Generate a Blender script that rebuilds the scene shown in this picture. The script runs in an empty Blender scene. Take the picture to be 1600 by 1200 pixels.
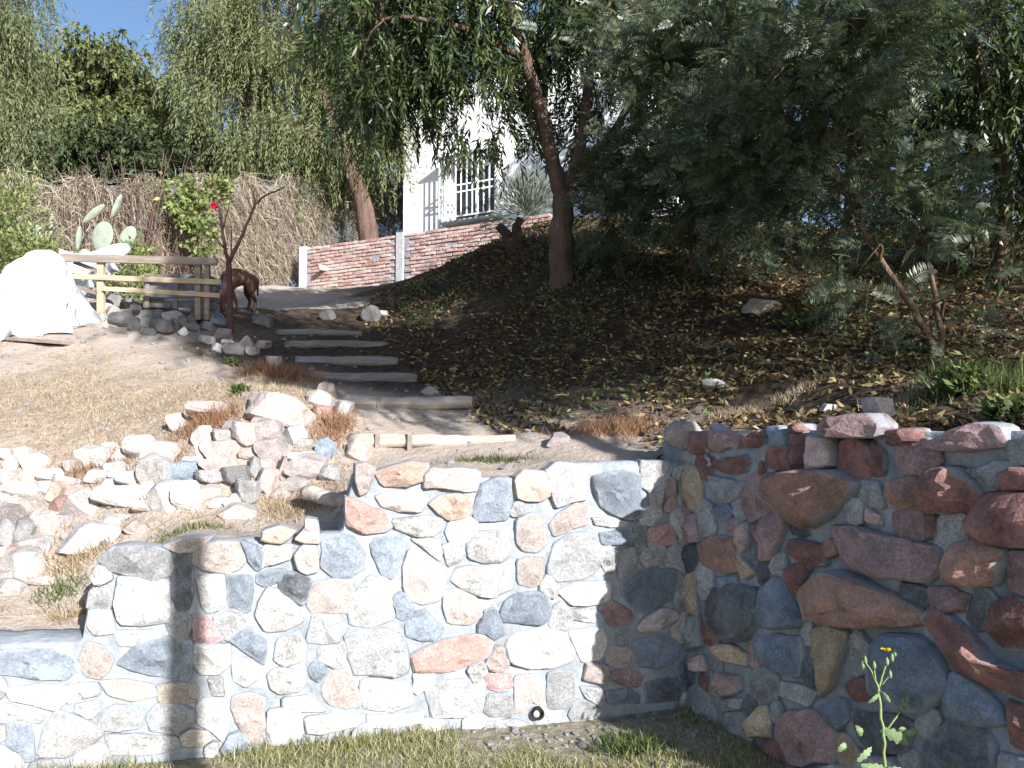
import bpy, bmesh, math
import numpy as np
from mathutils import Vector, Matrix, noise as mnoise
R = math.radians
scene = bpy.context.scene
COL = scene.collection
# ------------------------------------------------------------------ camera
PITCH = R(3.1); F = 1200.0; EYE = 1.6
cam = bpy.data.cameras.new("camera"); cam_o = bpy.data.objects.new("camera", cam); COL.objects.link(cam_o)
cam.sensor_width = 36.0; cam.lens = 27.0; cam.clip_start = 0.05; cam.clip_end = 3000
cam_o.location = (0, 0, EYE); cam_o.rotation_euler = (R(90) + PITCH, 0, 0)
scene.camera = cam_o
# ------------------------------------------------------------------ light
SUN_EL = R(23.0); SH = np.array([0.560, -0.828]); SH /= np.linalg.norm(SH)
SUNV = Vector((SH[0] * math.cos(SUN_EL), SH[1] * math.cos(SUN_EL), math.sin(SUN_EL)))
world = bpy.data.worlds.new("World"); scene.world = world; world.use_nodes = True
wn = world.node_tree; wn.nodes.clear()
sky = wn.nodes.new("ShaderNodeTexSky"); sky.sky_type = 'NISHITA'; sky.sun_disc = False
sky.sun_elevation = SUN_EL; sky.sun_rotation = math.atan2(SUNV.x, SUNV.y)
sky.air_density = 1.0; sky.dust_density = 1.2; sky.ozone_density = 3.0
bg = wn.nodes.new("ShaderNodeBackground"); bg.inputs[1].default_value = 0.092
wo = wn.nodes.new("ShaderNodeOutputWorld")
wn.links.new(sky.outputs[0], bg.inputs[0]); wn.links.new(bg.outputs[0], wo.inputs[0])
sl = bpy.data.lights.new("sun", 'SUN'); sl.energy = 5.0; sl.angle = R(0.53); sl.color = (1.0, 0.985, 0.965)
sun = bpy.data.objects.new("sun", sl); COL.objects.link(sun)
sun.rotation_euler = SUNV.to_track_quat('Z', 'Y').to_euler(); sun.location = (20, -30, 20)
scene.view_settings.view_transform = 'Standard'; scene.view_settings.look = 'None'
scene.view_settings.exposure = 1.1; scene.view_settings.gamma = 1.0
scene.render.engine = 'CYCLES'
try:
    scene.cycles.max_bounces = 8; scene.cycles.transparent_max_bounces = 16
except Exception:
    pass
# ------------------------------------------------------------------ helpers
CP, SP = math.cos(PITCH), math.sin(PITCH)
def ray(px, py):
    u = (px - 800.0) / F; v = (600.0 - py) / F
    d = np.array([u, CP - v * SP, SP + v * CP])
    return d / d[1]
def at(px, py, d):
    """photo pixel + distance in front of the camera -> point in the place"""
    r = ray(px, py) * d
    return np.array([r[0], r[1], EYE + r[2]])
def rng(seed): return np.random.default_rng(seed)
def tag(o, label=None, cat=None, group=None, kind=None):
    if label: o["label"] = label
    if cat: o["category"] = cat
    if group: o["group"] = group
    if kind: o["kind"] = kind
    return o
def thing(name, label, cat, loc=(0, 0, 0), rz=0.0, group=None):
    o = bpy.data.objects.new(name, None); o.empty_display_size = 0.1; COL.objects.link(o)
    o.location = [float(a) for a in loc]; o.rotation_euler = (0, 0, rz)
    o["kind"] = "thing"
    return tag(o, label, cat, group)
def link(name, me, mat=None, parent=None, loc=None):
    o = bpy.data.objects.new(name, me); COL.objects.link(o)
    if mat is not None and len(me.materials) == 0: me.materials.append(mat)
    if parent is not None:
        o.parent = parent
        if loc is None:   # data given in world coordinates: undo the parent's transform
            chain = Matrix.Identity(4); p = parent
            while p is not None:
                chain = p.matrix_basis @ chain if p.parent is None else p.matrix_parent_inverse @ p.matrix_basis @ chain
                p = p.parent
            o.matrix_parent_inverse = chain.inverted()
    if loc is not None: o.location = loc
    return o
def mesh(name, V, Fc, smooth=False):
    me = bpy.data.meshes.new(name); me.from_pydata([tuple(map(float, v)) for v in V], [], [tuple(f) for f in Fc]); me.update()
    if smooth: me.polygons.foreach_set("use_smooth", [True] * len(me.polygons))
    return me
def quads(name, V):
    """V: (N,4,3) array of loose quads"""
    V = np.ascontiguousarray(V, dtype=np.float32); n = len(V)
    me = bpy.data.meshes.new(name)
    me.vertices.add(n * 4); me.vertices.foreach_set("co", V.reshape(-1))
    me.loops.add(n * 4); me.loops.foreach_set("vertex_index", np.arange(n * 4, dtype=np.int32))
    me.polygons.add(n); me.polygons.foreach_set("loop_start", np.arange(0, n * 4, 4, dtype=np.int32))
    me.polygons.foreach_set("loop_total", np.full(n, 4, dtype=np.int32))
    me.update(); return me
def tris(name, V):
    V = np.ascontiguousarray(V, dtype=np.float32); n = len(V)
    me = bpy.data.meshes.new(name)
    me.vertices.add(n * 3); me.vertices.foreach_set("co", V.reshape(-1))
    me.loops.add(n * 3); me.loops.foreach_set("vertex_index", np.arange(n * 3, dtype=np.int32))
    me.polygons.add(n); me.polygons.foreach_set("loop_start", np.arange(0, n * 3, 3, dtype=np.int32))
    me.polygons.foreach_set("loop_total", np.full(n, 3, dtype=np.int32))
    me.update(); return me
class MB:
    def __init__(s): s.v = []; s.f = []
    def add(s, V, Fc):
        b = len(s.v); s.v += [tuple(map(float, q)) for q in V]; s.f += [tuple(i + b for i in f) for f in Fc]; return s
    def box(s, c, size, M=None):
        c = np.array(c, float); h = np.array(size, float) / 2
        V = [np.array([x, y, z]) * h for z in (-1, 1) for y in (-1, 1) for x in (-1, 1)]
        if M is not None: V = [M @ v for v in V]
        V = [v + c for v in V]
        return s.add(V, [(0, 2, 3, 1), (4, 5, 7, 6), (0, 1, 5, 4), (2, 6, 7, 3), (0, 4, 6, 2), (1, 3, 7, 5)])
    def beam(s, a, b, w, h):
        a = np.array(a, float); b = np.array(b, float); d = b - a; L = np.linalg.norm(d); d /= L
        up = np.array([0, 0, 1.0]) if abs(d[2]) < .9 else np.array([0, 1.0, 0])
        x = np.cross(d, up); x /= np.linalg.norm(x); y = np.cross(x, d)
        return s.box((a + b) / 2, (w, L, h), np.stack([x, d, y], 1))
    def tube(s, P, Rr, n=7, r=None, jit=0.0, cap=True):
        P = np.array(P, float); k = len(P); Rr = np.broadcast_to(np.array(Rr, float), (k,))
        V = []; prev = None
        for i in range(k):
            d = P[min(i + 1, k - 1)] - P[max(i - 1, 0)]; d /= (np.linalg.norm(d) + 1e-9)
            if prev is None:
                ref = np.array([0, 0, 1.0]) if abs(d[2]) < .9 else np.array([1.0, 0, 0])
                x = np.cross(d, ref)
            else: x = prev - d * np.dot(prev, d)
            x /= (np.linalg.norm(x) + 1e-9); prev = x; y = np.cross(d, x)
            for j in range(n):
                a = 2 * math.pi * j / n
                rr = Rr[i] * (1 + (r.uniform(-jit, jit) if r is not None else 0))
                V.append(P[i] + (x * math.cos(a) + y * math.sin(a)) * rr)
        Fc = [(i * n + j, i * n + (j + 1) % n, (i + 1) * n + (j + 1) % n, (i + 1) * n + j) for i in range(k - 1) for j in range(n)]
        if cap: Fc += [tuple(range(n - 1, -1, -1)), tuple((k - 1) * n + j for j in range(n))]
        return s.add(V, Fc)
    def build(s, name, mat, parent=None, smooth=False):
        return link(name, mesh(name, s.v, s.f, smooth), mat, parent)
def fbm(p, sc, oct=3):
    return mnoise.fractal(Vector((float(p[0]) * sc, float(p[1]) * sc, float(p[2]) * sc)), 1.0, 2.0, oct)
# ------------------------------------------------------------------ materials
class NT:
    def __init__(s, name):
        s.m = bpy.data.materials.new(name); s.m.use_nodes = True; s.t = s.m.node_tree; s.t.nodes.clear()
        s.out = s.n("ShaderNodeOutputMaterial")
    def n(s, k, **kw):
        q = s.t.nodes.new(k)
        for a, b in kw.items(): setattr(q, a, b)
        return q
    def l(s, a, b): s.t.links.new(a, b)
    def coord(s, which="Object"):
        return s.n("ShaderNodeTexCoord").outputs[which]
    def noise(s, vec, scale, detail=4, rough=.55, dist=0.0):
        q = s.n("ShaderNodeTexNoise"); q.inputs["Scale"].default_value = scale; q.inputs["Detail"].default_value = detail
        q.inputs["Roughness"].default_value = rough; q.inputs["Distortion"].default_value = dist
        if vec is not None: s.l(vec, q.inputs["Vector"])
        return q.outputs["Fac"]
    def ramp(s, fac, stops):
        q = s.n("ShaderNodeValToRGB"); e = q.color_ramp.elements
        while len(e) < len(stops): e.new(0.5)
        for i, (p, c) in enumerate(stops): e[i].position = p; e[i].color = (*c, 1) if len(c) == 3 else c
        s.l(fac, q.inputs[0]); return q.outputs[0]
    def mix(s, fac, a, b, mode='MIX'):
        q = s.n("ShaderNodeMix", data_type='RGBA', blend_type=mode)
        for sock, v in ((q.inputs[0], fac), (q.inputs[6], a), (q.inputs[7], b)):
            if isinstance(v, bpy.types.NodeSocket): s.l(v, sock)
            elif isinstance(v, (int, float)): sock.default_value = v
            else: sock.default_value = (*v, 1)
        return q.outputs[2]
    def math(s, op, a, b=0.0):
        q = s.n("ShaderNodeMath", operation=op)
        for sock, v in ((q.inputs[0], a), (q.inputs[1], b)):
            if isinstance(v, bpy.types.NodeSocket): s.l(v, sock)
            else: sock.default_value = v
        return q.outputs[0]
    def bump(s, h, strength=.5, dist=.02, prev=None):
        q = s.n("ShaderNodeBump"); q.inputs["Strength"].default_value = strength; q.inputs["Distance"].default_value = dist
        s.l(h, q.inputs["Height"])
        if prev is not None: s.l(prev, q.inputs["Normal"])
        return q.outputs[0]
    def bsdf(s, col, rough=.85, nrm=None, spec=.25, **kw):
        b = s.n("ShaderNodeBsdfPrincipled")
        if isinstance(col, bpy.types.NodeSocket): s.l(col, b.inputs["Base Color"])
        else: b.inputs["Base Color"].default_value = (*col, 1)
        b.inputs["Roughness"].default_value = rough; b.inputs["Specular IOR Level"].default_value = spec
        if nrm is not None: s.l(nrm, b.inputs["Normal"])
        for k, v in kw.items(): b.inputs[k].default_value = v
        s.l(b.outputs[0], s.out.inputs[0]); return b
def lerp3(a, b, t): return tuple(x + (y - x) * t for x, y in zip(a, b))
CEMENT = (.265, .285, .31)
def stone_mat(name, base, dark=.45, light=1.5, speckle=.4, film=.5, streak=False, world=True):
    m = NT(name); geo = m.n("ShaderNodeNewGeometry").outputs["Position"]
    info = m.n("ShaderNodeObjectInfo").outputs["Random"]
    off = m.n("ShaderNodeVectorMath", operation='ADD'); m.l(geo, off.inputs[0])
    sc = m.n("ShaderNodeVectorMath", operation='SCALE'); sc.inputs[0].default_value = (7, 13, 5); m.l(info, sc.inputs["Scale"]); m.l(sc.outputs[0], off.inputs[1])
    p = off.outputs[0]
    n1 = m.noise(p, 9, 6, .62, .6); n2 = m.noise(p, 85, 3, .7); n3 = m.noise(p, 5, 5, .6, 1.2); n4 = m.noise(p, 32, 5, .65)
    c = m.ramp(n1, [(.25, tuple(x * dark for x in base)), (.5, base), (.78, tuple(min(1, x * light) for x in base))])
    sp = m.ramp(n2, [(.38, (.25,) * 3), (.5, (.5,) * 3), (.64, (.85,) * 3)])
    c = m.mix(speckle, c, sp, 'OVERLAY')
    if streak:
        v = m.n("ShaderNodeTexNoise", noise_type='RIDGED_MULTIFRACTAL'); v.inputs["Scale"].default_value = 9; v.inputs["Detail"].default_value = 5; v.inputs["Distortion"].default_value = 1.5
        m.l(p, v.inputs["Vector"]); c = m.mix(m.ramp(v.outputs["Fac"], [(.62, (0,) * 3), (.9, (.5,) * 3)]), c, (.46, .48, .52))
    # per stone tint
    hv = m.n("ShaderNodeHueSaturation"); m.l(c, hv.inputs["Color"])
    mr = m.n("ShaderNodeMapRange"); m.l(info, mr.inputs[0]); mr.inputs[3].default_value = .78; mr.inputs[4].default_value = 1.25
    m.l(mr.outputs[0], hv.inputs["Value"]); c = hv.outputs[0]
    if film > 0:  # cement wash left on the faces
        la = m.n("ShaderNodeAttribute"); la.attribute_name = "lap"
        q = m.math('ADD', n3, m.math('MULTIPLY', m.noise(p, 22, 4), .4)); q = m.math('ADD', q, m.math('MULTIPLY', la.outputs["Fac"], .42))
        fm = m.ramp(m.math('MULTIPLY', q, .6), [(.58 - .14 * film, (0,) * 3), (.68 - .12 * film, (.92,) * 3)])
        c = m.mix(fm, c, m.mix(n4, tuple(x * .8 for x in CEMENT), tuple(x * 1.12 for x in CEMENT)))
    nb = m.bump(n1, .7, .02); nb = m.bump(n4, .55, .008, nb); nb = m.bump(n2, .35, .0025, nb)
    m.bsdf(c, .88, nb, .2); return m.m
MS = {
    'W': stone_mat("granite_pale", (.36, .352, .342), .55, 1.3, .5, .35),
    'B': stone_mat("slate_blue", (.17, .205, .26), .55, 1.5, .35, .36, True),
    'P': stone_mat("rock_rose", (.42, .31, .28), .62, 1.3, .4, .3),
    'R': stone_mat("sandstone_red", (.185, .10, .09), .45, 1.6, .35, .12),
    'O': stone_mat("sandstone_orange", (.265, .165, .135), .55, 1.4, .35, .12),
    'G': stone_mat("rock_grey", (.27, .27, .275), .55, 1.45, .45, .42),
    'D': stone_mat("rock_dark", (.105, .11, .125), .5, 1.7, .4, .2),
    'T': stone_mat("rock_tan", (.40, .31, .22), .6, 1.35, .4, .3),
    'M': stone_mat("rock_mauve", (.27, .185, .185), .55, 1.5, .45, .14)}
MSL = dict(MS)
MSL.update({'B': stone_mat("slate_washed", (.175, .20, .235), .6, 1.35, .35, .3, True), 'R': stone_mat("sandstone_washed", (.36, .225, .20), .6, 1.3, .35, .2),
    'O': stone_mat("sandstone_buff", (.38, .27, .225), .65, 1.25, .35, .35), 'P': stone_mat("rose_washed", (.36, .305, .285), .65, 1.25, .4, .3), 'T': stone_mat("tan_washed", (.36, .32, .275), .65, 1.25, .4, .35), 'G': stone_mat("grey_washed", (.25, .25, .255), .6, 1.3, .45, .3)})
DRY = {k: stone_mat("loose_" + k, b, .6, 1.3, .4, 0) for k, b in {
    'W': (.37, .345, .325), 'B': (.19, .225, .27), 'P': (.36, .30, .275), 'R': (.30, .19, .165), 'O': (.40, .31, .25),
    'G': (.25, .245, .24), 'D': (.13, .125, .125), 'T': (.40, .34, .28), 'M': (.28, .24, .235)}.items()}
def simple(name, col, rough=.85, var=.35, scale=8, bump=.3, bd=.01, spec=.2, stretch=None, **kw):
    m = NT(name); g = m.coord("Object"); v = g
    if stretch:
        mp = m.n("ShaderNodeMapping"); mp.inputs["Scale"].default_value = stretch; m.l(g, mp.inputs[0]); v = mp.outputs[0]
    n1 = m.noise(v, scale, 6, .6, .4); n2 = m.noise(v, scale * 6, 4, .6)
    c = m.ramp(n1, [(.28, tuple(x * (1 - var) for x in col)), (.72, tuple(min(1, x * (1 + var)) for x in col))])
    c = m.mix(.25, c, m.ramp(n2, [(.3, (.2,) * 3), (.7, (.8,) * 3)]), 'OVERLAY')
    m.bsdf(c, rough, m.bump(n2, bump, bd, m.bump(n1, bump, bd * 2)), spec, **kw); return m.m
def leaf_mat(name, stops, trans=.35, rough=.45, spec=.35):
    m = NT(name); g = m.n("ShaderNodeNewGeometry")
    c = m.ramp(g.outputs["Random Per Island"], stops)
    b = m.n("ShaderNodeBsdfPrincipled"); m.l(c, b.inputs["Base Color"]); b.inputs["Roughness"].default_value = rough; b.inputs["Specular IOR Level"].default_value = spec
    t = m.n("ShaderNodeBsdfTranslucent"); m.l(m.mix(.5, c, (.9, 1.0, .35), 'MULTIPLY'), t.inputs[0])
    x = m.n("ShaderNodeMixShader"); x.inputs[0].default_value = trans; m.l(b.outputs[0], x.inputs[1]); m.l(t.outputs[0], x.inputs[2])
    m.l(x.outputs[0], m.out.inputs[0]); return m.m
M_MORTAR = simple("cement_mortar", CEMENT, .9, .24, 5, .7, .012)
M_BARK = simple("bark", (.13, .085, .06), .9, .45, 9, 1.0, .02, stretch=(1, 1, .25))
M_BARK_RED = simple("bark_reddish", (.135, .088, .068), .9, .4, 10, 1.0, .02, stretch=(1, 1, .25))
M_TWIG = simple("twig_bark", (.085, .055, .05), .9, .3, 20, .3)
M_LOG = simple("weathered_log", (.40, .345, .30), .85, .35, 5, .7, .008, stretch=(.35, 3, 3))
M_WOOD = simple("grey_plank", (.235, .195, .165), .85, .35, 6, .5, .006, stretch=(.3, 2, 2))
M_WOOD_Y = simple("raw_pine", (.40, .31, .22), .8, .25, 6, .4, .005, stretch=(.5, 2, 2))
M_WHITE = simple("white_paint", (.80, .80, .80), .8, .05, 3, .15, .004)
M_METALW = simple("white_metal", (.78, .78, .77), .5, .05, 5, .05)
M_CONC = simple("concrete", (.42, .41, .40), .9, .2, 12, .6, .01)
M_BLACK = simple("black_plastic", (.02, .02, .022), .5, .2, 5, .1)
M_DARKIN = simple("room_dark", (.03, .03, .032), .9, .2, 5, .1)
# ------------------------------------------------------------------ terrain
P0 = np.array([1.0, 4.46]); LS = 0.253; RD = np.array([0.36, -0.933]); R_END = 2.12
E0 = P0 + RD * R_END
def line_l(x): return P0[1] + LS * (x - P0[0])
def line_r(y): return P0[0] + (P0[1] - y) * (-RD[0] / RD[1])
class Plane:
    """vertical wall face: origin o (xy), horizontal direction t, outward normal n"""
    def __init__(s, o, t):
        s.o = np.array(o, float); s.t = np.array(t, float) / np.linalg.norm(t); s.n = np.array([s.t[1], -s.t[0]])
    def px(s, px, py):
        r = ray(px, py); k = np.dot(s.o, s.n) / np.dot(r[:2], s.n)
        p = r * k; return np.array([np.dot(p[:2] - s.o, s.t), EYE + p[2]])
    def pt(s, a, z, dep=0.0):
        q = s.o + s.t * a + s.n * dep; return np.array([q[0], q[1], z])
PL = Plane(P0, (-1, -LS)); PL.n = -PL.n if PL.n[1] > 0 else PL.n
PR = Plane(P0, RD); PR.n = PR.n if PR.n[0] < 0 else -PR.n
TOPL = [(-900, 1004), (0, 1005), (118, 1002), (134, 990), (140, 925), (156, 876), (180, 860), (262, 862), (300, 852), (380, 846), (420, 848), (500, 838), (536, 834), (541, 785), (556, 735), (600, 733),
        (670, 740), (750, 748), (800, 748), (850, 740), (880, 727), (960, 722), (1060, 722)]
tl = np.array([PL.px(*q) for q in TOPL]); tl = tl[np.argsort(tl[:, 0])]
def top_left(a): return float(np.interp(a, tl[:, 0], tl[:, 1]))
CTRL = [(560, 738, 4.25), (700, 742, 4.35), (900, 722, 4.6), (1040, 700, 4.85), (690, 708, 5.1), (640, 692, 5.35), (630, 640, 6.5), (565, 597, 7.9),
 (535, 570, 8.5), (525, 545, 9.2), (500, 527, 9.9), (510, 495, 11), (500, 470, 13), (480, 452, 16.6), (640, 442, 15.5),
 (60, 990, 3.8), (-200, 990, 3.5), (60, 935, 4.2), (150, 960, 3.95), (250, 852, 3.95), (400, 838, 4.1), (500, 818, 4.25), (300, 815, 4.5), (420, 802, 4.7), (520, 785, 4.6),
 (60, 860, 4.55), (60, 780, 4.95), (60, 700, 5.5), (200, 810, 4.7), (200, 700, 5.45), (400, 720, 5.05), (430, 622, 5.6), (280, 655, 5.75), (520, 650, 5.7), (510, 745, 4.9),
 (100, 640, 6.3), (250, 620, 6.6), (400, 590, 7.2), (100, 580, 7.6), (300, 570, 7.9), (50, 540, 8.5), (250, 535, 8.8), (380, 550, 8.8), (100, 515, 9.3), (250, 505, 9.7),
 (375, 488, 11), (430, 470, 13), (420, 447, 15), (300, 455, 13.5), (100, 470, 11.5), (0, 480, 11), (-150, 480, 11), (-150, 600, 7.2), (-150, 700, 5.4),
 (1100, 655, 4.65), (1300, 647, 3.75), (1500, 652, 3.2), (1600, 657, 3.0), (900, 682, 5.2), (1000, 642, 5.6), (800, 640, 6.3), (900, 602, 6.7), (1100, 602, 5.8), (1300, 602, 4.8),
 (1450, 602, 4.4), (1590, 600, 4.2), (700, 560, 8.4), (800, 540, 8.0), (1000, 520, 7.2), (1200, 500, 6.8), (1460, 545, 5.7), (1590, 500, 6.2), (640, 482, 11), (760, 440, 10.3),
 (875, 440, 9.0), (1000, 420, 9.0), (1200, 420, 8.4), (1450, 440, 7.8), (1590, 430, 8.0), (745, 395, 12), (830, 354, 12.4), (900, 345, 12.6), (1100, 350, 12.5), (1400, 360, 12), (1590, 350, 12)]
XYZ = [at(*c) for c in CTRL] + [np.array(q, float) for q in [(.5, 16, 5.0), (4, 18, 5.5), (10, 16, 5.5), (-2.5, 20, 5.3), (-8, 20, 5.0), (-12, 16, 4.6), (15, 10, 4.4),
 (0, 42, 6.2), (-30, 42, 6), (30, 42, 6), (-30, 10, 2.8), (-12, 6, 1.9), (-9, 3.4, .62), (8, 5, 2.5), (14, 5, 3.0), (6, 3.4, 1.8), (30, 12, 4.5), (20, 4, 3)]]
XYZ = np.array(XYZ)
def _phi(d2): return .5 * d2 * np.log(d2 + 1e-12)
def _fit():
    A = XYZ[:, :2]; n = len(A)
    K = _phi(((A[:, None] - A[None]) ** 2).sum(-1)) + np.eye(n) * .02
    Pm = np.hstack([np.ones((n, 1)), A])
    M = np.block([[K, Pm], [Pm.T, np.zeros((3, 3))]])
    return np.linalg.solve(M, np.concatenate([XYZ[:, 2], np.zeros(3)]))
TPSW = _fit()
def h_up(x, y):
    x = np.clip(np.atleast_1d(np.asarray(x, float)), -30, 30); y = np.clip(np.atleast_1d(np.asarray(y, float)), 2.4, 42)
    out = np.empty(x.shape)
    for i in range(0, len(x), 4000):
        q = np.stack([x[i:i + 4000], y[i:i + 4000]], 1)
        d2 = ((q[:, None] - XYZ[None, :, :2]) ** 2).sum(-1)
        out[i:i + 4000] = _phi(d2) @ TPSW[:-3] + TPSW[-3] + q @ TPSW[-2:]
    out = np.clip(out, .35, 7.0)
    return out + .018 * np.sin(x * 5.1 + y * 2.3) * np.sin(y * 4.3 - x * 1.7) + .012 * np.sin(x * 11 + 1.3 * y) * np.sin(y * 9.7)
def lower_mask(x, y, off=.17):
    return (y < line_l(x) + off) & ((x < line_r(y) + off) | (y < E0[1] + .1 * (x - E0[0]) + off))
def height(x, y):
    x = np.atleast_1d(np.asarray(x, float)); y = np.atleast_1d(np.asarray(y, float))
    lo = .015 * np.sin(x * 3.1 + .4) * np.sin(y * 2.7)
    up = h_up(x, y)   # the earth behind each wall is level with its top
    dl = (y - line_l(x)) * .969; al = (x - P0[0]) * PL.t[0] + (y - P0[1]) * PL.t[1]; tz = np.interp(al, tl[:, 0], tl[:, 1])
    up = np.where((dl < 1.2) & (x < P0[0] - .05), np.minimum(up, tz - .015 + 1.0 * np.maximum(0, dl - .33)), up)
    dr = (x - line_r(y)) * .93
    de = np.where(y < P0[1], dr, np.hypot(np.maximum(x - P0[0], 0), np.maximum(y - P0[1], 0)))
    up = np.where((de > 0) & (de < 3.0) & (y > E0[1]) & (x > P0[0] - .05) & (y < P0[1] + 3), np.minimum(up, 1.575 + .26 * np.maximum(0, de - .36) + .7 * np.maximum(0, de - .9) ** 1.3), up)
    return np.where(lower_mask(x, y), lo, up)
def gz(x, y): return float(height(x, y)[0])
def ground_px(px, py, d0=None):
    """where the photo's line of sight meets the ground"""
    r = ray(px, py); d = np.arange(3.0 if d0 is None else d0, 40, .02)
    x = r[0] * d; y = r[1] * d; z = EYE + r[2] * d
    ok = (z <= height(x, y))
    if not ok.any(): i = len(d) - 1
    else: i = int(np.argmax(ok))
    return np.array([x[i], y[i], float(height(x[i], y[i])[0])])
def build_ground():
    xs = np.unique(np.concatenate([np.linspace(-1500, -60, 6), np.linspace(-60, -8, 27), np.arange(-8, 7.0, .075), np.linspace(7, 60, 27), np.linspace(60, 1500, 6)]).round(3))
    ys = np.unique(np.concatenate([np.linspace(-1500, -20, 6), np.linspace(-20, 1.5, 16), np.arange(1.5, 12, .065), np.arange(12, 20, .2), np.linspace(20, 60, 20), np.linspace(60, 1500, 8)]).round(3))
    X, Y = np.meshgrid(xs, ys); Z = height(X.ravel(), Y.ravel())
    V = np.stack([X.ravel(), Y.ravel(), Z], 1).astype(np.float32); nx = len(xs); ny = len(ys)
    i = np.arange(nx * ny).reshape(ny, nx)
    Q = np.stack([i[:-1, :-1], i[:-1, 1:], i[1:, 1:], i[1:, :-1]], -1).reshape(-1, 4).astype(np.int32)
    me = bpy.data.meshes.new("ground"); me.vertices.add(len(V)); me.vertices.foreach_set("co", V.ravel())
    me.loops.add(Q.size); me.loops.foreach_set("vertex_index", Q.ravel())
    me.polygons.add(len(Q)); me.polygons.foreach_set("loop_start", np.arange(0, Q.size, 4, dtype=np.int32)); me.polygons.foreach_set("loop_total", np.full(len(Q), 4, dtype=np.int32))
    me.polygons.foreach_set("use_smooth", np.ones(len(Q), bool)); me.update()
    # what the soil is made of (sand / dry turf / humus / lawn); humus on the upper treads also carries shade
    x = X.ravel(); y = Y.ravel(); low = lower_mask(x, y)
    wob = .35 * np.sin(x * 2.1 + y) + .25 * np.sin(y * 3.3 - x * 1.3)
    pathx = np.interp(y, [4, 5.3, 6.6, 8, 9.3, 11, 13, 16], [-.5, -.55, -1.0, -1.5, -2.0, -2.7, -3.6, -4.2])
    humus = 1 / (1 + np.exp(-(x - pathx - 1.0 + wob + 2.7 / (1 + np.exp(-(y - 7.5) * 3)) * (y < 11.6)) * 3.5)); humus *= (y > 4.4) * (1 / (1 + np.exp(-(y - 5.3 + .25 * wob) * 5))) + (x > 1.3)  # spread over the upper treads so the soil colour holds their shade
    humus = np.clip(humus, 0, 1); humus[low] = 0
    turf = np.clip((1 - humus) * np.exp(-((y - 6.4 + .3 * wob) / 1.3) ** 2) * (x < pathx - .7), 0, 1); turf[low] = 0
    C = np.stack([humus, turf, low.astype(float), np.ones_like(x)], 1).astype(np.float32)
    at_ = me.color_attributes.new("soil", 'FLOAT_COLOR', 'POINT'); at_.data.foreach_set("color", C.ravel())
    m = NT("soil"); g = m.n("ShaderNodeNewGeometry").outputs["Position"]
    a = m.n("ShaderNodeVertexColor"); a.layer_name = "soil"; s = m.n("ShaderNodeSeparateColor"); m.l(a.outputs[0], s.inputs[0])
    n1 = m.noise(g, 1.7, 7, .62, .5); n2 = m.noise(g, 16, 6, .65); n3 = m.noise(g, 70, 4, .7)
    sand = m.ramp(m.math('ADD', m.math('MULTIPLY', n1, .6), m.math('MULTIPLY', n2, .4)), [(.3, (.29, .225, .18)), (.5, (.41, .34, .285)), (.7, (.50, .43, .375))])
    turfc = m.ramp(n2, [(.3, (.22, .16, .11)), (.5, (.36, .285, .215)), (.7, (.47, .40, .325))])
    hum = m.ramp(n2, [(.3, (.020, .015, .011)), (.5, (.05, .037, .027)), (.74, (.14, .10, .065))])  # humus tones lowered to hold the canopy's shade on the slope
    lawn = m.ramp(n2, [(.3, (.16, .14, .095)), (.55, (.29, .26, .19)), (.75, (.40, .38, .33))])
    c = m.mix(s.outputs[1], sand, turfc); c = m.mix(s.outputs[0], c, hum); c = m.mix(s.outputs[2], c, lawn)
    c = m.mix(.3, c, m.ramp(n3, [(.3, (.2,) * 3), (.7, (.8,) * 3)]), 'OVERLAY')
    nb = m.bump(n2, .8, .04); nb = m.bump(n3, .7, .012, nb); m.bsdf(c, .95, nb, .1)
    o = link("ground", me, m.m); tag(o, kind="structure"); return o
build_ground()
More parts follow.
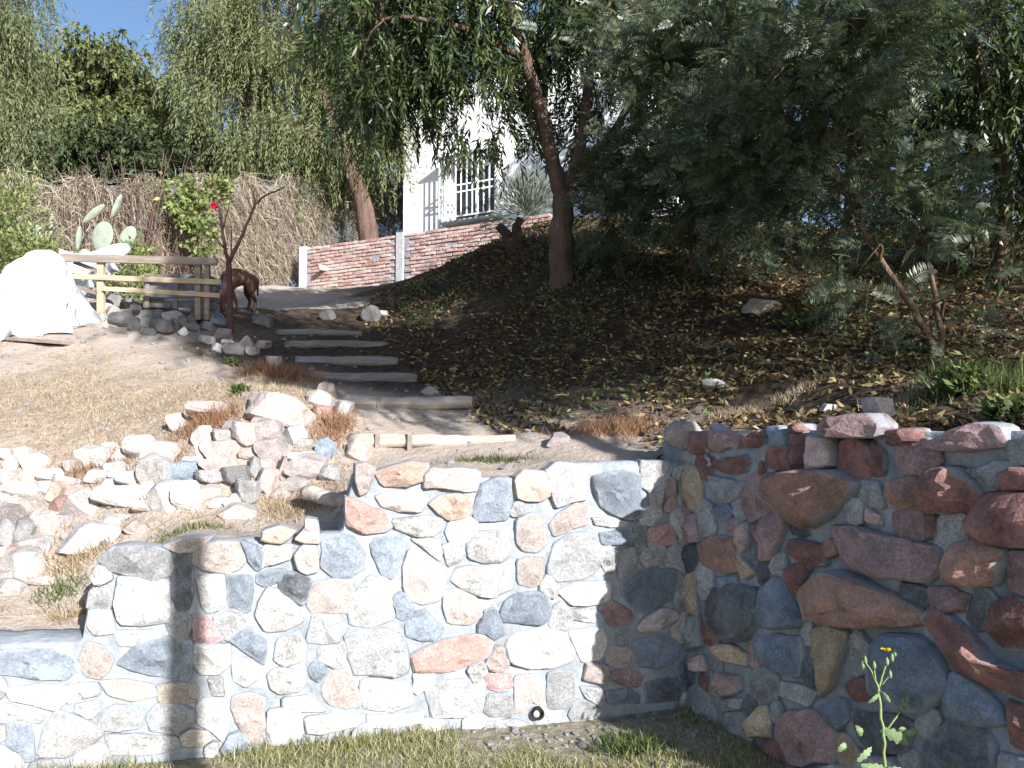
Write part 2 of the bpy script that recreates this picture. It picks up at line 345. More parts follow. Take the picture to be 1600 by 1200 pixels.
# ------------------------------------------------------------------ mortared stone walls
def chaikin(P, k=1):
    P = np.array(P)
    for _ in range(k):
        Q = np.roll(P, -1, 0); P = np.stack([P * .87 + Q * .13, P * .13 + Q * .87], 1).reshape(-1, 2)
    return P
def stone_mesh(pl, poly, prot, seed, chis=1.0):
    """a field stone set in the wall: outline in wall coordinates, real depth, broken faces"""
    r = rng(seed); P = np.array(poly, float)
    if np.sum(P[:, 0] * np.roll(P[:, 1], -1) - np.roll(P[:, 0], -1) * P[:, 1]) < 0: P = P[::-1]
    size = math.sqrt(max(1e-4, np.ptp(P[:, 0]) * np.ptp(P[:, 1])))
    out = []
    for a, b in zip(P, np.roll(P, -1, 0)):
        k = max(1, int(np.linalg.norm(b - a) / (.045 + size * .12)))
        for i in range(k): out.append(a + (b - a) * i / k + (r.normal(0, size * .016, 2) if i else 0))
    off0 = r.uniform(-50, 50); P = chaikin(out, 1); c = P.mean(0); n = len(P)
    P = c + (P - c) * (1.03 + .016 / max(size, .1)) + np.array([[fbm((q[0] + off0, q[1], 1.7), 14, 2), fbm((q[0], q[1] + off0, 5.1), 14, 2)] for q in P]) * .011
    tilt = r.normal(0, .12, 2); off = r.uniform(-99, 99)
    cut = []
    a0 = r.uniform(0, 6.28)
    for k in range(5):
        a = a0 + k * 1.257 + r.uniform(-.5, .5); cut.append((np.array([math.cos(a), math.sin(a)]), r.uniform(-.05, .30) * size, r.uniform(.12, .62) * chis))
    rings = [(1.03, -.09, 0), (1.02, .10, 0), (.99, .62, .5), (.95, .9, .9), (.86, 1.0, 1), (.7, 1.02, 1), (.5, 1.02, 1), (.26, 1.02, 1)]
    V = []; Fc = []
    def depth(q, base, w):
        rel = q - c; d = prot * base
        if w:
            d += w * (np.dot(rel, tilt) * .5)
            for dr, lim, sl in cut:
                e = np.dot(rel, dr) - lim
                if e > 0: d -= w * e * sl
            s = .5 / max(size, .1)
            d += w * .20 * prot * fbm((q[0] + off, q[1], off), 8, 3) + w * .016 * fbm((q[0] + off, q[1], off), 24, 3)
        return max(d, .32 * prot * base + .006) if base > 0 else d
    for k, (s, b, w) in enumerate(rings):
        for q in P:
            z = c + (q - c) * s
            d = -.06 if k == 0 else depth(z, b, w)
            V.append(pl.pt(z[0], z[1], d))
    V.append(pl.pt(c[0], c[1], depth(c, 1.02, 1)))
    m = len(rings)
    for k in range(m - 1):
        for j in range(n): Fc.append((k * n + j, k * n + (j + 1) % n, (k + 1) * n + (j + 1) % n, (k + 1) * n + j))
    for j in range(n): Fc.append(((m - 1) * n + j, (m - 1) * n + (j + 1) % n, m * n))
    me = mesh("stone", V, Fc, True)
    me.set_sharp_from_angle(angle=R(24))
    lap = me.attributes.new("lap", 'FLOAT', 'POINT')
    lap.data.foreach_set("value", [x for x in (1, 1, .86, .62, .36, .12, .03, 0) for _ in range(n)] + [0.0])
    return me
def wall_body(name, pl, a0, a1, top, thick, parent, holes=(), da=.025, amp=.014, seed=1):
    """mortar core: rough front face, top and back"""
    A = np.arange(a0, a1 + da, da); nz = 54; V = []; Fc = []
    for a in A:
        zt = top(a)
        for k in range(nz + 1):
            z = -.15 + (zt + .15) * k / nz
            d = amp * fbm((a + seed, z, 3.1), 5, 4) + .011 * fbm((a, z, seed), 16, 4)
            for (ha, hb, za, zb, dep) in holes:
                if ha < a < hb and za < z < zb: d -= dep
            if k == nz: d -= .02
            V.append(pl.pt(a, z, d))
    n = nz + 1
    for i in range(len(A) - 1):
        for k in range(nz): Fc.append((i * n + k, (i + 1) * n + k, (i + 1) * n + k + 1, i * n + k + 1))
    b = len(V)
    for a in A:
        zt = top(a); V.append(pl.pt(a, zt + .008 * fbm((a, seed, 0), 9), -thick * .5)); V.append(pl.pt(a, zt - .03, -thick)); V.append(pl.pt(a, -.2, -thick))
    for i in range(len(A) - 1):
        t0 = i * n + nz; t1 = (i + 1) * n + nz; p = b + 3 * i; q = b + 3 * (i + 1)
        Fc += [(t0, t1, q, p), (p, q, q + 1, p + 1), (p + 1, q + 1, q + 2, p + 2)]
    Fc += [tuple(list(range(nz, -1, -1)) + [b + 2, b + 1, b])[::-1]]
    e = (len(A) - 1) * n; eb = b + 3 * (len(A) - 1); Fc += [tuple([e + k for k in range(nz, -1, -1)] + [eb + 2, eb + 1, eb])]
    return link(name, mesh(name, V, Fc, True), M_MORTAR, parent)
# stones traced in the photograph: (kind, protrusion cm, outline in photo pixels)
LEFT = """G8 156,874 180,856 205,850 240,853 262,862 268,895 240,905 200,898 172,888
W6 186,902 205,900 262,908 266,940 265,968 225,975 186,972 182,935
D4 268,868 300,868 302,900 298,948 277,952 268,925
G2 142,922 168,915 176,930 168,950 140,952
W4 140,955 172,953 176,975 180,985 150,990 138,972
B4 -16,1030 0,1020 40,1012 85,1016 112,1028 115,1046 100,1062 60,1060 20,1056 -14,1050
P3 126,1030 138,1005 160,1010 178,1028 172,1045 155,1058 135,1052
B4 188,1035 212,1012 245,998 275,1002 280,1030 276,1056 240,1053 205,1045
W2 182,987 215,984 262,982 266,992 240,996 210,1008 190,1006
B3 285,1003 300,1006 301,1040 296,1062 282,1058
W3 12,1075 60,1070 100,1072 104,1090 85,1108 50,1100 20,1092
T3 160,1064 195,1062 235,1068 243,1085 212,1092 175,1085
W3 108,1070 150,1066 156,1082 132,1090 108,1097
G2 120,1100 150,1094 156,1110 140,1122 118,1112
G3 158,1130 162,1110 185,1102 205,1105 220,1118 216,1136 190,1138 165,1140
G4 232,1120 245,1102 275,1100 300,1106 302,1128 275,1142 240,1142
B4 12,1160 20,1130 48,1132 55,1150 55,1186 40,1188 28,1172
W3 72,1140 90,1110 118,1118 140,1127 160,1144 140,1165 100,1182 62,1180
T3 284,1150 300,1136 325,1142 330,1155 315,1165 288,1164
W3 166,1150 215,1146 270,1150 280,1165 240,1178 180,1178
W3 -20,1105 14,1102 40,1112 62,1120 58,1128 20,1126 -20,1128
T3 250,1072 275,1066 308,1068 310,1090 290,1098 250,1095
W3 -20,1135 8,1132 8,1155 -20,1165
P6 305,858 340,846 370,846 383,875 373,888 355,895 325,890 303,880
P6 258,852 285,840 330,838 322,848 306,860 280,862
B4 380,847 405,852 413,862 405,885 398,888 387,870
O8 410,842 415,828 440,822 462,828 452,838 440,846 418,846
P8 462,842 475,824 477,812 495,815 498,845 475,846
W3 414,852 440,850 455,852 452,873 425,880 407,886
P6 460,868 470,854 494,852 497,890 480,895 467,888
B4 502,838 530,836 553,840 568,865 566,888 545,900 520,899 504,885
W3 308,902 350,899 351,948 325,956 315,940
B3 355,899 394,900 395,930 388,953 358,951
D6 438,912 445,899 465,895 485,904 482,935 470,945 450,932 438,925
W6 402,960 407,937 420,920 438,922 455,937 470,952 473,970 450,980 415,984
B3 402,897 425,888 443,892 438,908 415,916 402,910
P4 482,945 490,912 520,905 543,907 553,930 545,956 510,958 490,956
M3 302,960 320,959 330,975 348,998 330,1003 304,1000
B4 362,1000 388,980 402,992 414,1000 416,1020 411,1036 395,1026 375,1014
G4 482,1000 488,963 500,962 507,976 528,973 533,985 530,1000 510,1006
W4 306,1007 340,1004 358,1007 360,1038 340,1050 316,1048 304,1034
W3 366,1028 390,1032 408,1042 402,1060 385,1073 366,1060
W3 434,1000 468,987 478,1007 474,1028 446,1040 430,1030
W5 545,950 547,935 575,902 598,907 610,930 616,963 580,976 549,974
G6 542,992 570,987 600,982 623,992 635,1010 636,1045 620,1054 580,1053 557,1052 546,1030
W4 420,1055 432,1045 468,1047 478,1062 468,1078 440,1082 424,1075
B3 482,1045 491,1034 508,1036 506,1050 498,1062 486,1055
P3 505,1070 516,1048 543,1050 557,1075 561,1103 540,1106 516,1097 504,1085
G3 324,1060 349,1057 350,1083 332,1084
P3 367,1088 394,1083 413,1092 413,1158 387,1160 372,1130 364,1106
W3 420,1113 440,1108 468,1113 473,1148 450,1160 421,1160
P2 447,1092 474,1088 498,1097 506,1108 470,1110 447,1104
W3 567,1062 600,1062 638,1067 642,1098 615,1110 572,1106 564,1085
W3 480,1120 520,1113 553,1118 557,1134 500,1148 484,1144
W3 306,1102 320,1093 350,1097 358,1130 348,1158 330,1138 312,1130
R7 541,778 552,780 575,790 604,800 611,822 600,832 570,831 541,822
P8 555,728 570,722 588,730 582,742 575,765 562,772 556,750
O8 586,737 605,730 640,722 668,726 664,750 640,759 605,760 593,752
P8 666,740 676,732 740,734 748,740 742,764 725,766 690,760 664,762
P6 590,774 610,767 640,767 660,790 653,800 620,798 602,793
O6 674,785 690,774 715,772 733,780 735,800 724,810 700,811 684,802
B6 750,757 775,750 796,754 798,780 793,808 765,812 741,813 742,790
O7 808,747 820,738 850,740 864,752 859,774 845,781 820,782 808,778
W5 614,812 650,805 688,810 690,825 670,838 650,836 622,829
W6 730,850 746,832 775,830 795,846 796,864 784,876 756,880 737,871
P5 808,812 830,802 848,806 853,848 840,862 816,858 807,845
B3 580,852 592,842 625,840 632,850 626,880 614,902 596,893 586,870
P6 630,882 641,862 665,866 688,887 694,915 684,934 660,943 642,938 630,920
W4 692,852 714,848 723,865 719,878 699,883
W6 704,905 717,888 760,884 788,893 798,906 796,919 770,933 746,928 722,917
P4 807,877 830,870 848,872 846,908 830,916 810,910
W3 643,842 680,842 688,858 686,876 668,860
P4 694,927 715,921 743,937 752,960 735,972 702,972 694,950
B5 634,975 647,957 665,953 683,971 690,982 679,996 656,1001 637,993
R5 645,1022 665,1011 700,998 740,993 764,996 765,1024 740,1033 690,1050 652,1048
B8 783,960 792,937 816,928 844,925 856,936 859,960 844,973 810,973 789,971
W5 792,1010 802,992 840,983 878,988 895,1015 892,1030 860,1043 822,1043 797,1034
G3 667,1077 690,1065 730,1061 752,1067 752,1108 730,1118 677,1120 670,1095
M2 760,1054 780,1052 796,1057 798,1073 775,1078 762,1074
G3 762,1087 796,1083 800,1116 767,1118 755,1109
P3 805,1058 833,1054 848,1080 843,1103 830,1095 820,1108 805,1112
G6 852,740 870,724 900,727 916,742 913,778 890,783 869,792 861,775
P4 860,820 872,802 895,790 916,792 916,818 890,828 866,836
G6 860,880 864,852 895,833 924,835 935,855 931,889 911,901 872,908 858,895
B7 927,747 945,742 970,737 996,742 998,765 998,790 1001,804 985,810 955,803 937,790 930,765
W5 1002,724 1045,722 1043,740 1030,798 1014,789 1014,768 1002,762
W3 927,808 950,810 976,816 973,822 931,820
B4 940,832 974,828 988,836 983,850 950,850 942,847
W3 937,857 954,855 958,892 946,891 937,875
G3 964,860 989,855 998,870 988,893 967,906
R3 1014,824 1048,818 1056,848 1012,852
M3 1040,748 1054,748 1058,793 1037,797
B4 969,912 1010,884 1054,893 1052,936 1002,956 974,930
P8 1002,967 1030,949 1053,953 1056,965 1030,983 1002,986 993,978
M5 937,946 955,938 983,952 988,965 975,974 951,975
W4 892,952 923,948 927,970 906,968 892,964
W4 873,922 900,908 952,908 952,934 934,943 892,944
W4 888,988 920,979 943,984 947,1005 938,1028 907,1032 900,1010
P6 911,1058 917,1035 944,1038 948,1050 940,1066 912,1062
G4 905,1073 934,1073 943,1086 938,1103 917,1093 908,1081
G3 857,1053 893,1048 897,1075 892,1102 858,1104
B4 988,1002 1030,991 1058,998 1060,1028 1030,1042 993,1038
M3 958,1048 985,1044 1002,1056 997,1073 972,1068 953,1060
B3 948,1078 980,1074 997,1083 997,1097 952,1099
D3 1007,1072 1035,1054 1060,1058 1064,1090 1012,1097
G3 962,988 979,984 980,1003 962,1007
G3 757,1127 800,1122 822,1130 800,1140 760,1138
W3 575,1118 615,1116 650,1114 660,1128 620,1136 580,1134"""
RIGHT = """R5 1080,677 1110,674 1111,703 1087,708 1076,695
M5 1116,667 1130,674 1158,677 1156,698 1118,703
R4 1170,680 1194,672 1198,690 1188,698 1170,698
B3 1203,672 1224,668 1233,690 1213,698
R5 1238,667 1257,662 1261,675 1246,679
R6 1242,688 1262,680 1268,733 1245,736
P6 1270,682 1300,687 1307,705 1304,726 1273,731
M10 1292,667 1306,653 1360,651 1377,666 1371,684 1330,681 1294,677
T4 1070,730 1085,730 1096,742 1100,793 1082,793 1074,770
R4 1120,722 1164,713 1173,722 1170,736 1150,738 1131,736
O14 1217,742 1250,740 1310,737 1343,756 1329,775 1299,808 1275,820 1252,808 1227,770
R3 1191,722 1201,722 1199,740 1191,740
G4 1112,744 1135,749 1167,754 1153,779 1131,787 1114,765
B4 1120,797 1139,789 1148,801 1139,813 1122,809
P4 1157,823 1173,818 1176,849 1167,862 1157,849
M6 1197,813 1229,804 1233,826 1214,868 1192,872
R6 1234,857 1250,843 1288,853 1293,879 1270,883 1246,869
O4 1292,848 1309,841 1315,864 1300,870
M8 1313,825 1340,823 1370,833 1420,843 1464,857 1471,884 1440,906 1400,897 1356,887 1332,882 1321,855
O5 1097,852 1118,838 1148,843 1152,870 1161,889 1140,895 1102,879
T4 1158,866 1170,874 1187,895 1170,902 1158,885
O6 1392,770 1402,750 1420,747 1436,750 1438,783 1415,791 1397,786
R9 1454,790 1457,756 1477,730 1500,732 1528,756 1542,775 1528,798 1500,798 1457,798
R5 1397,674 1428,671 1437,689 1401,696 1394,693
R4 1367,692 1383,707 1386,738 1370,743
M6 1457,690 1530,665 1558,668 1572,698 1530,702 1462,700
R8 1528,820 1548,778 1580,771 1640,778 1640,852 1560,846 1533,834
R6 1580,742 1600,733 1640,737 1640,764 1584,766
O9 1498,890 1513,853 1545,843 1573,861 1577,875 1559,907 1522,912 1498,904
O12 1267,922 1287,903 1320,893 1360,908 1408,932 1436,955 1436,973 1400,978 1332,976 1273,964
R6 1242,888 1262,878 1272,890 1259,911 1261,936 1247,928 1241,905
B7 1192,977 1202,922 1216,903 1233,908 1248,950 1252,975 1220,979
D7 1111,942 1122,923 1165,918 1187,923 1187,969 1169,997 1142,997 1111,974
T3 1065,903 1090,898 1093,957 1070,957
T5 1117,1012 1145,1007 1169,1021 1168,1036 1140,1031 1120,1020
B5 1189,1002 1220,993 1255,998 1259,1025 1248,1057 1216,1045 1194,1029
T5 1277,988 1300,979 1327,992 1327,1020 1308,1068 1287,1082 1284,1040
P5 1114,1067 1131,1053 1158,1058 1160,1079 1140,1087 1117,1084
G4 1227,1064 1260,1069 1279,1082 1268,1099 1227,1088
B8 1372,1012 1401,993 1438,998 1462,1021 1481,1060 1472,1083 1439,1107 1402,1102 1368,1079 1365,1040
R4 1327,1072 1341,1058 1360,1062 1363,1088 1341,1093
R9 1453,967 1480,958 1518,983 1556,1031 1640,1062 1640,1090 1560,1068 1502,1042 1483,1010
R7 1553,985 1567,943 1590,934 1640,952 1640,1015 1582,1010
M4 1457,922 1490,918 1517,931 1508,953 1481,953 1462,944
B6 1483,1090 1497,1054 1530,1064 1558,1101 1577,1128 1530,1132 1493,1118
T5 1174,1132 1187,1108 1204,1103 1208,1148 1182,1148
G3 1132,1092 1163,1092 1158,1108 1132,1110
M5 1218,1142 1241,1113 1290,1113 1307,1140 1307,1190 1242,1190
D6 1452,1165 1492,1124 1538,1134 1557,1170 1548,1212 1462,1216
B4 1292,1102 1319,1093 1332,1120 1314,1137 1292,1124
D5 1342,1113 1400,1118 1427,1131 1418,1168 1371,1177 1347,1150
R5 1584,1100 1640,1110 1640,1180 1592,1160
G4 1177,1052 1200,1043 1219,1056 1219,1088 1196,1097 1178,1084
P3 1078,1032 1099,1023 1108,1045 1087,1048
G4 1342,1184 1402,1188 1420,1240 1345,1245
P3 1357,793 1377,802 1383,818 1364,814
R3 1450,808 1462,808 1464,833 1452,838
M4 1072,810 1090,806 1094,842 1076,850
G4 1070,968 1092,964 1100,1005 1076,1015
B4 1120,905 1150,902 1155,914 1125,918
G3 1580,690 1640,680 1640,722 1590,726
G3 1500,745 1560,722 1590,726 1568,760 1540,765
T3 1350,1180 1330,1150 1312,1150 1316,1190 1340,1200
G5 1570,1180 1640,1190 1640,1260 1575,1260
D5 1430,1230 1540,1225 1550,1290 1440,1300
G5 1240,1200 1330,1200 1335,1250 1270,1250"""
def lay_stones(pl, text, parent, seed, pk, MS, fill=None, kinds="G", chis=1.0, dmin=.026, grow=1.0):
    polys = []
    for i, ln in enumerate(text.strip().split("\n")):
        w = ln.split(); kind = w[0][0]; pr = float(w[0][1:]) / 100 * pk + .008
        poly = np.array([pl.px(*map(float, q.split(","))) for q in w[1:]]); poly = poly.mean(0) + (poly - poly.mean(0)) * grow; polys.append(poly)
        link("stone", stone_mesh(pl, poly, pr, seed + i, chis), MS[kind], parent)
    if fill:   # the smaller stones wedged between the big ones
        a0, a1, top, st = fill; r = rng(seed + 777); A = np.arange(a0, a1, st); Z = np.arange(.02, 1.75, st)
        GA, GZ = np.meshgrid(A, Z, indexing='ij'); X = np.stack([GA, GZ], -1)
        D = np.full(GA.shape, 9.0)
        D = np.minimum(D, np.array([top(a) for a in A])[:, None] - GZ); D = np.minimum(D, np.minimum(GA - a0, a1 - GA) + .03)
        def carve(P):
            nonlocal D
            Q = np.roll(P, -1, 0); best = np.full(GA.shape, 9.0); ins = np.zeros(GA.shape, bool)
            for p, q in zip(P, Q):
                e = q - p; t = np.clip(((X - p) @ e) / (e @ e + 1e-9), 0, 1); best = np.minimum(best, np.linalg.norm(X - p - t[..., None] * e, axis=-1))
                ins ^= ((p[1] > GZ) != (q[1] > GZ)) & (GA < (q[0] - p[0]) * (GZ - p[1]) / (q[1] - p[1] + 1e-9) + p[0])
            D = np.minimum(D, np.where(ins, -best, best))
        for P in polys: carve(P)
        for k in range(90):
            i = np.unravel_index(np.argmax(D), D.shape); d = D[i]
            if d < dmin: break
            c = X[i]; m = 10; P = []; a_ = r.uniform(0, 6.28)
            for j in range(m):
                an = a_ + 6.283 * j / m; u = np.array([math.cos(an), math.sin(an)]); s_ = d * .8
                while s_ < min(2.4 * d, .15):
                    q = c + u * s_; ii = (int(round((q[0] - a0) / st)), int(round((q[1] - .02) / st)))
                    if not (0 <= ii[0] < D.shape[0] and 0 <= ii[1] < D.shape[1]) or D[ii] < .012: break
                    s_ += st * .7
                P.append((s_ - .004) * r.uniform(.92, 1.0))
            for _ in range(3): P = [min(P[j], 1.12 * (P[j - 1] + P[(j + 1) % m]) / 2) for j in range(m)]
            P = np.array([c + P[j] * np.array([math.cos(a_ + 6.283 * j / m), math.sin(a_ + 6.283 * j / m)]) for j in range(m)]); carve(P * 1.0); link("stone", stone_mesh(pl, P, r.uniform(.022, .042) if chis > .8 else r.uniform(.012, .03), seed + 5000 + k, chis * .6), MS[kinds[int(r.integers(len(kinds)))]], parent)
wl = thing("stone_retaining_wall", "sunlit stepped retaining wall of pale, blue and rose stones set in cement", "stone wall", (*(P0 + PL.t * 2), 0))
wall_body("mortar", PL, -.30, 8.5, top_left, .40, wl, seed=2)
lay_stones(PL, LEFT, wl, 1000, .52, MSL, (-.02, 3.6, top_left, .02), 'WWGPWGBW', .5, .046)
wr = thing("stone_retaining_wall", "taller shaded retaining wall of large dark red stones in grey cement", "stone wall", (*(P0 + RD * 1), 0))
h0 = PR.px(1302, 704); h1 = PR.px(1363, 683)
hl0 = PR.px(1330, 700)
tr = np.array([PR.px(*q) for q in [(1062, 690), (1080, 682), (1160, 680), (1250, 672), (1300, 672), (1380, 672), (1450, 676), (1530, 672), (1600, 674), (1640, 674)]])
def top_right(a): return float(np.interp(a, tr[:, 0], tr[:, 1]))
wall_body("mortar", PR, -.25, R_END, top_right, .42, wr, holes=[(min(h0[0], h1[0]), max(h0[0], h1[0]), min(h0[1], h1[1]), max(h0[1], h1[1]) + .01, .22)], amp=.02, seed=7)
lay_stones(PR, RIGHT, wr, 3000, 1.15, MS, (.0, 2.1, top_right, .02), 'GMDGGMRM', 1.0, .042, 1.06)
# the stretches of both walls that run on past the frame
def random_course(pl, a0, a1, top, parent, seed, kinds, prot=.05):
    r = rng(seed); z = .02
    while z < 2.0:
        hh = r.uniform(.17, .30); a = a0 + r.uniform(0, .1)
        while a < a1:
            w = r.uniform(.16, .36)
            if z + hh * .9 < top(min(a + w / 2, a1)) + .03 and a + w < a1 + .02:
                ang = np.sort(r.uniform(0, 6.283, 8)); c = np.array([a + w / 2, z + hh / 2])
                sq = [1 / max(abs(math.cos(t)), abs(math.sin(t))) ** .75 for t in ang]
                P = [c + np.array([math.cos(t) * w * .47, math.sin(t) * hh * .47]) * k * r.uniform(.9, 1.02) for t, k in zip(ang, sq)]
                link("stone", stone_mesh(pl, P, prot * r.uniform(.5, 1.2), int(r.integers(1e6))), MS[kinds[int(r.integers(len(kinds)))]], parent)
            a += w + .02
        z += hh + .01
aL = PL.px(-22, 1100)[0]
random_course(PL, aL + .02, 6.5, top_left, wl, 5, "WWGBPWT")
PE = Plane(E0, (1, .1)); PE.n = PE.n if PE.n[1] < 0 else -PE.n
wall_body("return_mortar", PE, .0, 7.0, lambda a: 1.58, .42, wr, amp=.02, seed=9, da=.06)
random_course(PE, .05, 5.0, lambda a: 1.58, wr, 8, "RRMBGOD", .07)
# weep pipe at the foot of the sunlit wall
pp = PL.px(838, 1113); q0 = PL.pt(pp[0], pp[1] + .005, .045); q1 = PL.pt(pp[0], pp[1] + .01, -.12)
mb = MB(); dvec = (q0 - q1) / np.linalg.norm(q0 - q1); x_ = np.cross(dvec, [0, 0, 1.]); x_ /= np.linalg.norm(x_); y_ = np.cross(x_, dvec); n = 16; V = []
for (c, rr) in ((q1, .033), (q0, .033), (q0, .028), (q1, .028)):
    V += [c + (x_ * math.cos(6.2832 * j / n) + y_ * math.sin(6.2832 * j / n)) * rr for j in range(n)]
mb.add(V, [(k * n + j, k * n + (j + 1) % n, ((k + 1) % 4) * n + (j + 1) % n, ((k + 1) % 4) * n + j) for k in range(3) for j in range(n)] + [tuple(3 * n + j for j in range(n))])
mb.build("drain_pipe", M_BLACK, wl)
# ------------------------------------------------------------------ loose rocks
def rock_mesh(seed, sub=3):
    r = rng(seed); bm = bmesh.new(); bmesh.ops.create_icosphere(bm, subdivisions=sub, radius=1.0)
    pls = []
    for _ in range(11):
        d = r.normal(size=3); d /= np.linalg.norm(d); pls.append((d, r.uniform(.52, .86)))
    for ax in range(3):
        for sg in (-1, 1):
            d = np.zeros(3); d[ax] = sg; d += r.normal(0, .16, 3); d /= np.linalg.norm(d); pls.append((d, r.uniform(.62, .78)))
    for v in bm.verts:
        p = np.array(v.co) * 1.15
        for d, k in pls:
            e = np.dot(p, d) - k
            if e > 0: p = p - d * e
        p = p * (1 + .05 * fbm(p + seed, 2.2))
        v.co = Vector(p)
    me = bpy.data.meshes.new("rock"); bm.to_mesh(me); bm.free()
    V = np.array([v.co[:] for v in me.vertices]); lo, hi = V.min(0), V.max(0)
    V = (V - (lo + hi) / 2) / (hi - lo) * 2
    me.vertices.foreach_set("co", V.astype(np.float32).ravel()); me.update(); return me
ROCKS = {}
def rock_var(kind, i):
    if (kind, i) not in ROCKS:
        me = rock_mesh(50 + i * 7); me.materials.append(DRY[kind]); ROCKS[(kind, i)] = me
    return ROCKS[(kind, i)]
_rr = rng(77)
def rock(px, py, w, h, kind, parent=None, rot=0, sink=.25, d=None, name="stone", dep=None):
    """a rock whose middle the photo shows at (px,py), w x h photo pixels"""
    g = ground_px(px, py + h * .25) if d is None else at(px, py, d)
    dist = g[1]; W = w * dist / F; H = h * dist / F; D = dep if dep else (W + H) * .55
    o = link(name, rock_var(kind, int(_rr.integers(9))), None, None)
    c = at(px, py, dist + D * .12)
    o.location = c; o.scale = (W * .51, D * .54, H * .55)
    o.rotation_euler = (_rr.uniform(-.15, .15), R(rot), _rr.uniform(-.2, .2))
    if parent is not None:
        o.parent = parent; o.matrix_parent_inverse = Matrix.Translation(parent.location).inverted()
    return o
def rocks(text, parent, **kw):
    for w in text.split():
        q = w.split(","); rock(float(q[0]), float(q[1]), float(q[2]), float(q[3]), q[4], parent, float(q[5]) if len(q) > 5 else 0, **kw)
dw = thing("dry_stone_wall", "low dry-laid wall of rose and grey stones beside the log steps", "stone wall", ground_px(400, 795))
rocks("""437,640,108,50,P,3 420,674,54,38,M,-8 462,682,40,34,G 318,684,34,36,W 352,684,34,26,W 384,682,40,40,P 350,703,62,32,P,4 395,712,32,26,P
428,706,52,38,M 314,710,36,28,P 348,729,64,26,P,-2 330,748,46,22,G 372,748,44,36,D,-12 400,733,24,36,G 418,730,30,24,P 444,733,24,38,P 483,729,64,38,M,10
510,704,32,32,B,35 419,754,36,44,P 390,772,40,40,G 372,797,72,24,W 460,757,50,22,W 515,740,40,24,G 365,784,38,24,P 330,642,66,28,P 478,694,30,18,W
462,715,24,16,W 505,646,30,24,R 330,770,40,24,P 345,785,36,20,W 440,770,36,20,P 300,722,30,22,P 480,712,30,18,T 365,664,30,18,M 405,660,30,20,P 470,660,30,20,M""", dw)
ub = thing("rubble_bank", "sloping bank of tumbled pale rubble stones and dry weeds below the yard", "stone bank", ground_px(120, 880))
rocks("""256,708,56,38,W 292,736,52,32,B,-4 262,777,56,50,W 296,780,38,54,W 225,702,46,42,W 247,738,54,50,W,15 22,724,30,24,W 13,745,32,24,W 48,743,32,22,T 82,744,36,24,W
72,761,32,18,W 105,757,42,24,W,10 38,767,46,28,W 8,770,26,22,O 128,789,54,42,M,-22 103,813,30,24,M 150,714,52,34,W 154,744,36,24,W 198,778,78,40,W,8 26,804,42,32,M
52,792,38,32,P -4,796,22,44,W 14,835,36,46,G 42,830,40,40,G 80,817,42,38,P 62,851,50,28,W,-6 40,884,62,54,W,18 25,862,36,20,R 7,868,22,28,W -6,884,24,26,R 22,916,46,26,W
72,909,36,18,P 8,902,36,24,P 140,836,108,40,W,-20 90,772,30,40,O 55,722,34,28,W 98,792,34,32,R 10,712,26,20,W 36,706,22,18,W 215,822,44,22,P 232,792,40,24,P 180,815,50,24,W
118,728,30,24,P 185,735,34,26,W 30,748,24,20,P 120,770,30,26,P 170,760,30,24,W 205,750,34,26,W -25,730,40,30,W -30,770,40,34,P -30,815,44,36,G -28,860,44,36,W -30,905,44,30,P
65,780,26,20,P 20,785,24,18,W 60,805,24,20,T 110,835,30,20,P 175,700,24,16,W 190,712,30,20,W 210,770,30,26,P 230,765,26,24,W""", ub)
rp = thing("stone_pile", "heap of grey field stones in front of the wooden rail fence", "stone pile", ground_px(220, 520))
rocks("""183,474,44,22,G 206,475,26,22,D 216,484,28,24,D 194,503,34,28,D 214,509,26,24,D 232,507,22,28,G 256,514,38,24,D 248,505,22,14,D 272,497,28,22,G 275,510,18,22,D 287,506,18,24,D
288,520,20,14,G 180,490,26,22,P 165,482,26,18,W 148,485,24,16,W 132,487,24,16,W 200,491,20,14,D 232,491,26,16,D 252,494,28,18,D 258,485,46,12,G 310,491,28,20,D 322,497,30,20,G 340,497,24,18,B
300,501,24,18,D 345,506,24,16,B 325,511,24,16,D 302,514,24,16,D 234,519,24,14,D 178,507,24,18,W 160,497,24,16,W""", rp)
rs = thing("stone_pile", "scatter of small mauve stones around the bare sapling's foot", "stone pile", ground_px(365, 548))
rocks("""324,534,26,16,G 350,523,28,20,M 357,537,18,12,W 368,546,34,20,M 386,539,30,22,P 341,546,22,16,G 395,552,26,16,M 410,540,24,16,P""", rs)
def boulder(px, py, w, h, k, label, rot=0, **kw):
    o = rock(px, py, w, h, k, None, rot, name="boulder", **kw); return tag(o, label, "boulder")
boulder(580, 493, 32, 28, 'D', "rounded boulder toned dark for shade above the top log step")  # dark stone kind puts the shade here into the colour
boulder(512, 494, 26, 18, 'D', "small boulder toned dark for shade left of a larger one above the top log step")  # same dark kind, standing in for shade
boulder(601, 491, 14, 11, 'W', "small white stone right beside the rounded boulder toned dark for shade")
boulder(410, 503, 36, 20, 'D', "flat dark stone lying just right of the bare sapling")
boulder(500, 626, 48, 28, 'W', "smooth white boulder at the upper end of the dry stone wall")
boulder(537, 642, 30, 32, 'W', "upright chalky boulder beside the second log step")
boulder(511, 611, 30, 28, 'P', "pinkish rounded boulder beside the third log step")
boulder(278, 661, 30, 28, 'W', "lone white stone on the dry turf above the rubble bank")
boulder(430, 566, 26, 18, 'W', "pale stone half hidden in red-brown weeds beside the steps")
boulder(1371, 640, 40, 34, 'M', "squarish mauve boulder sitting on top of the red stone wall", d=3.45)
boulder(1068, 680, 62, 40, 'M', "flat reddish boulder capping the corner of the two stone walls", d=4.45)
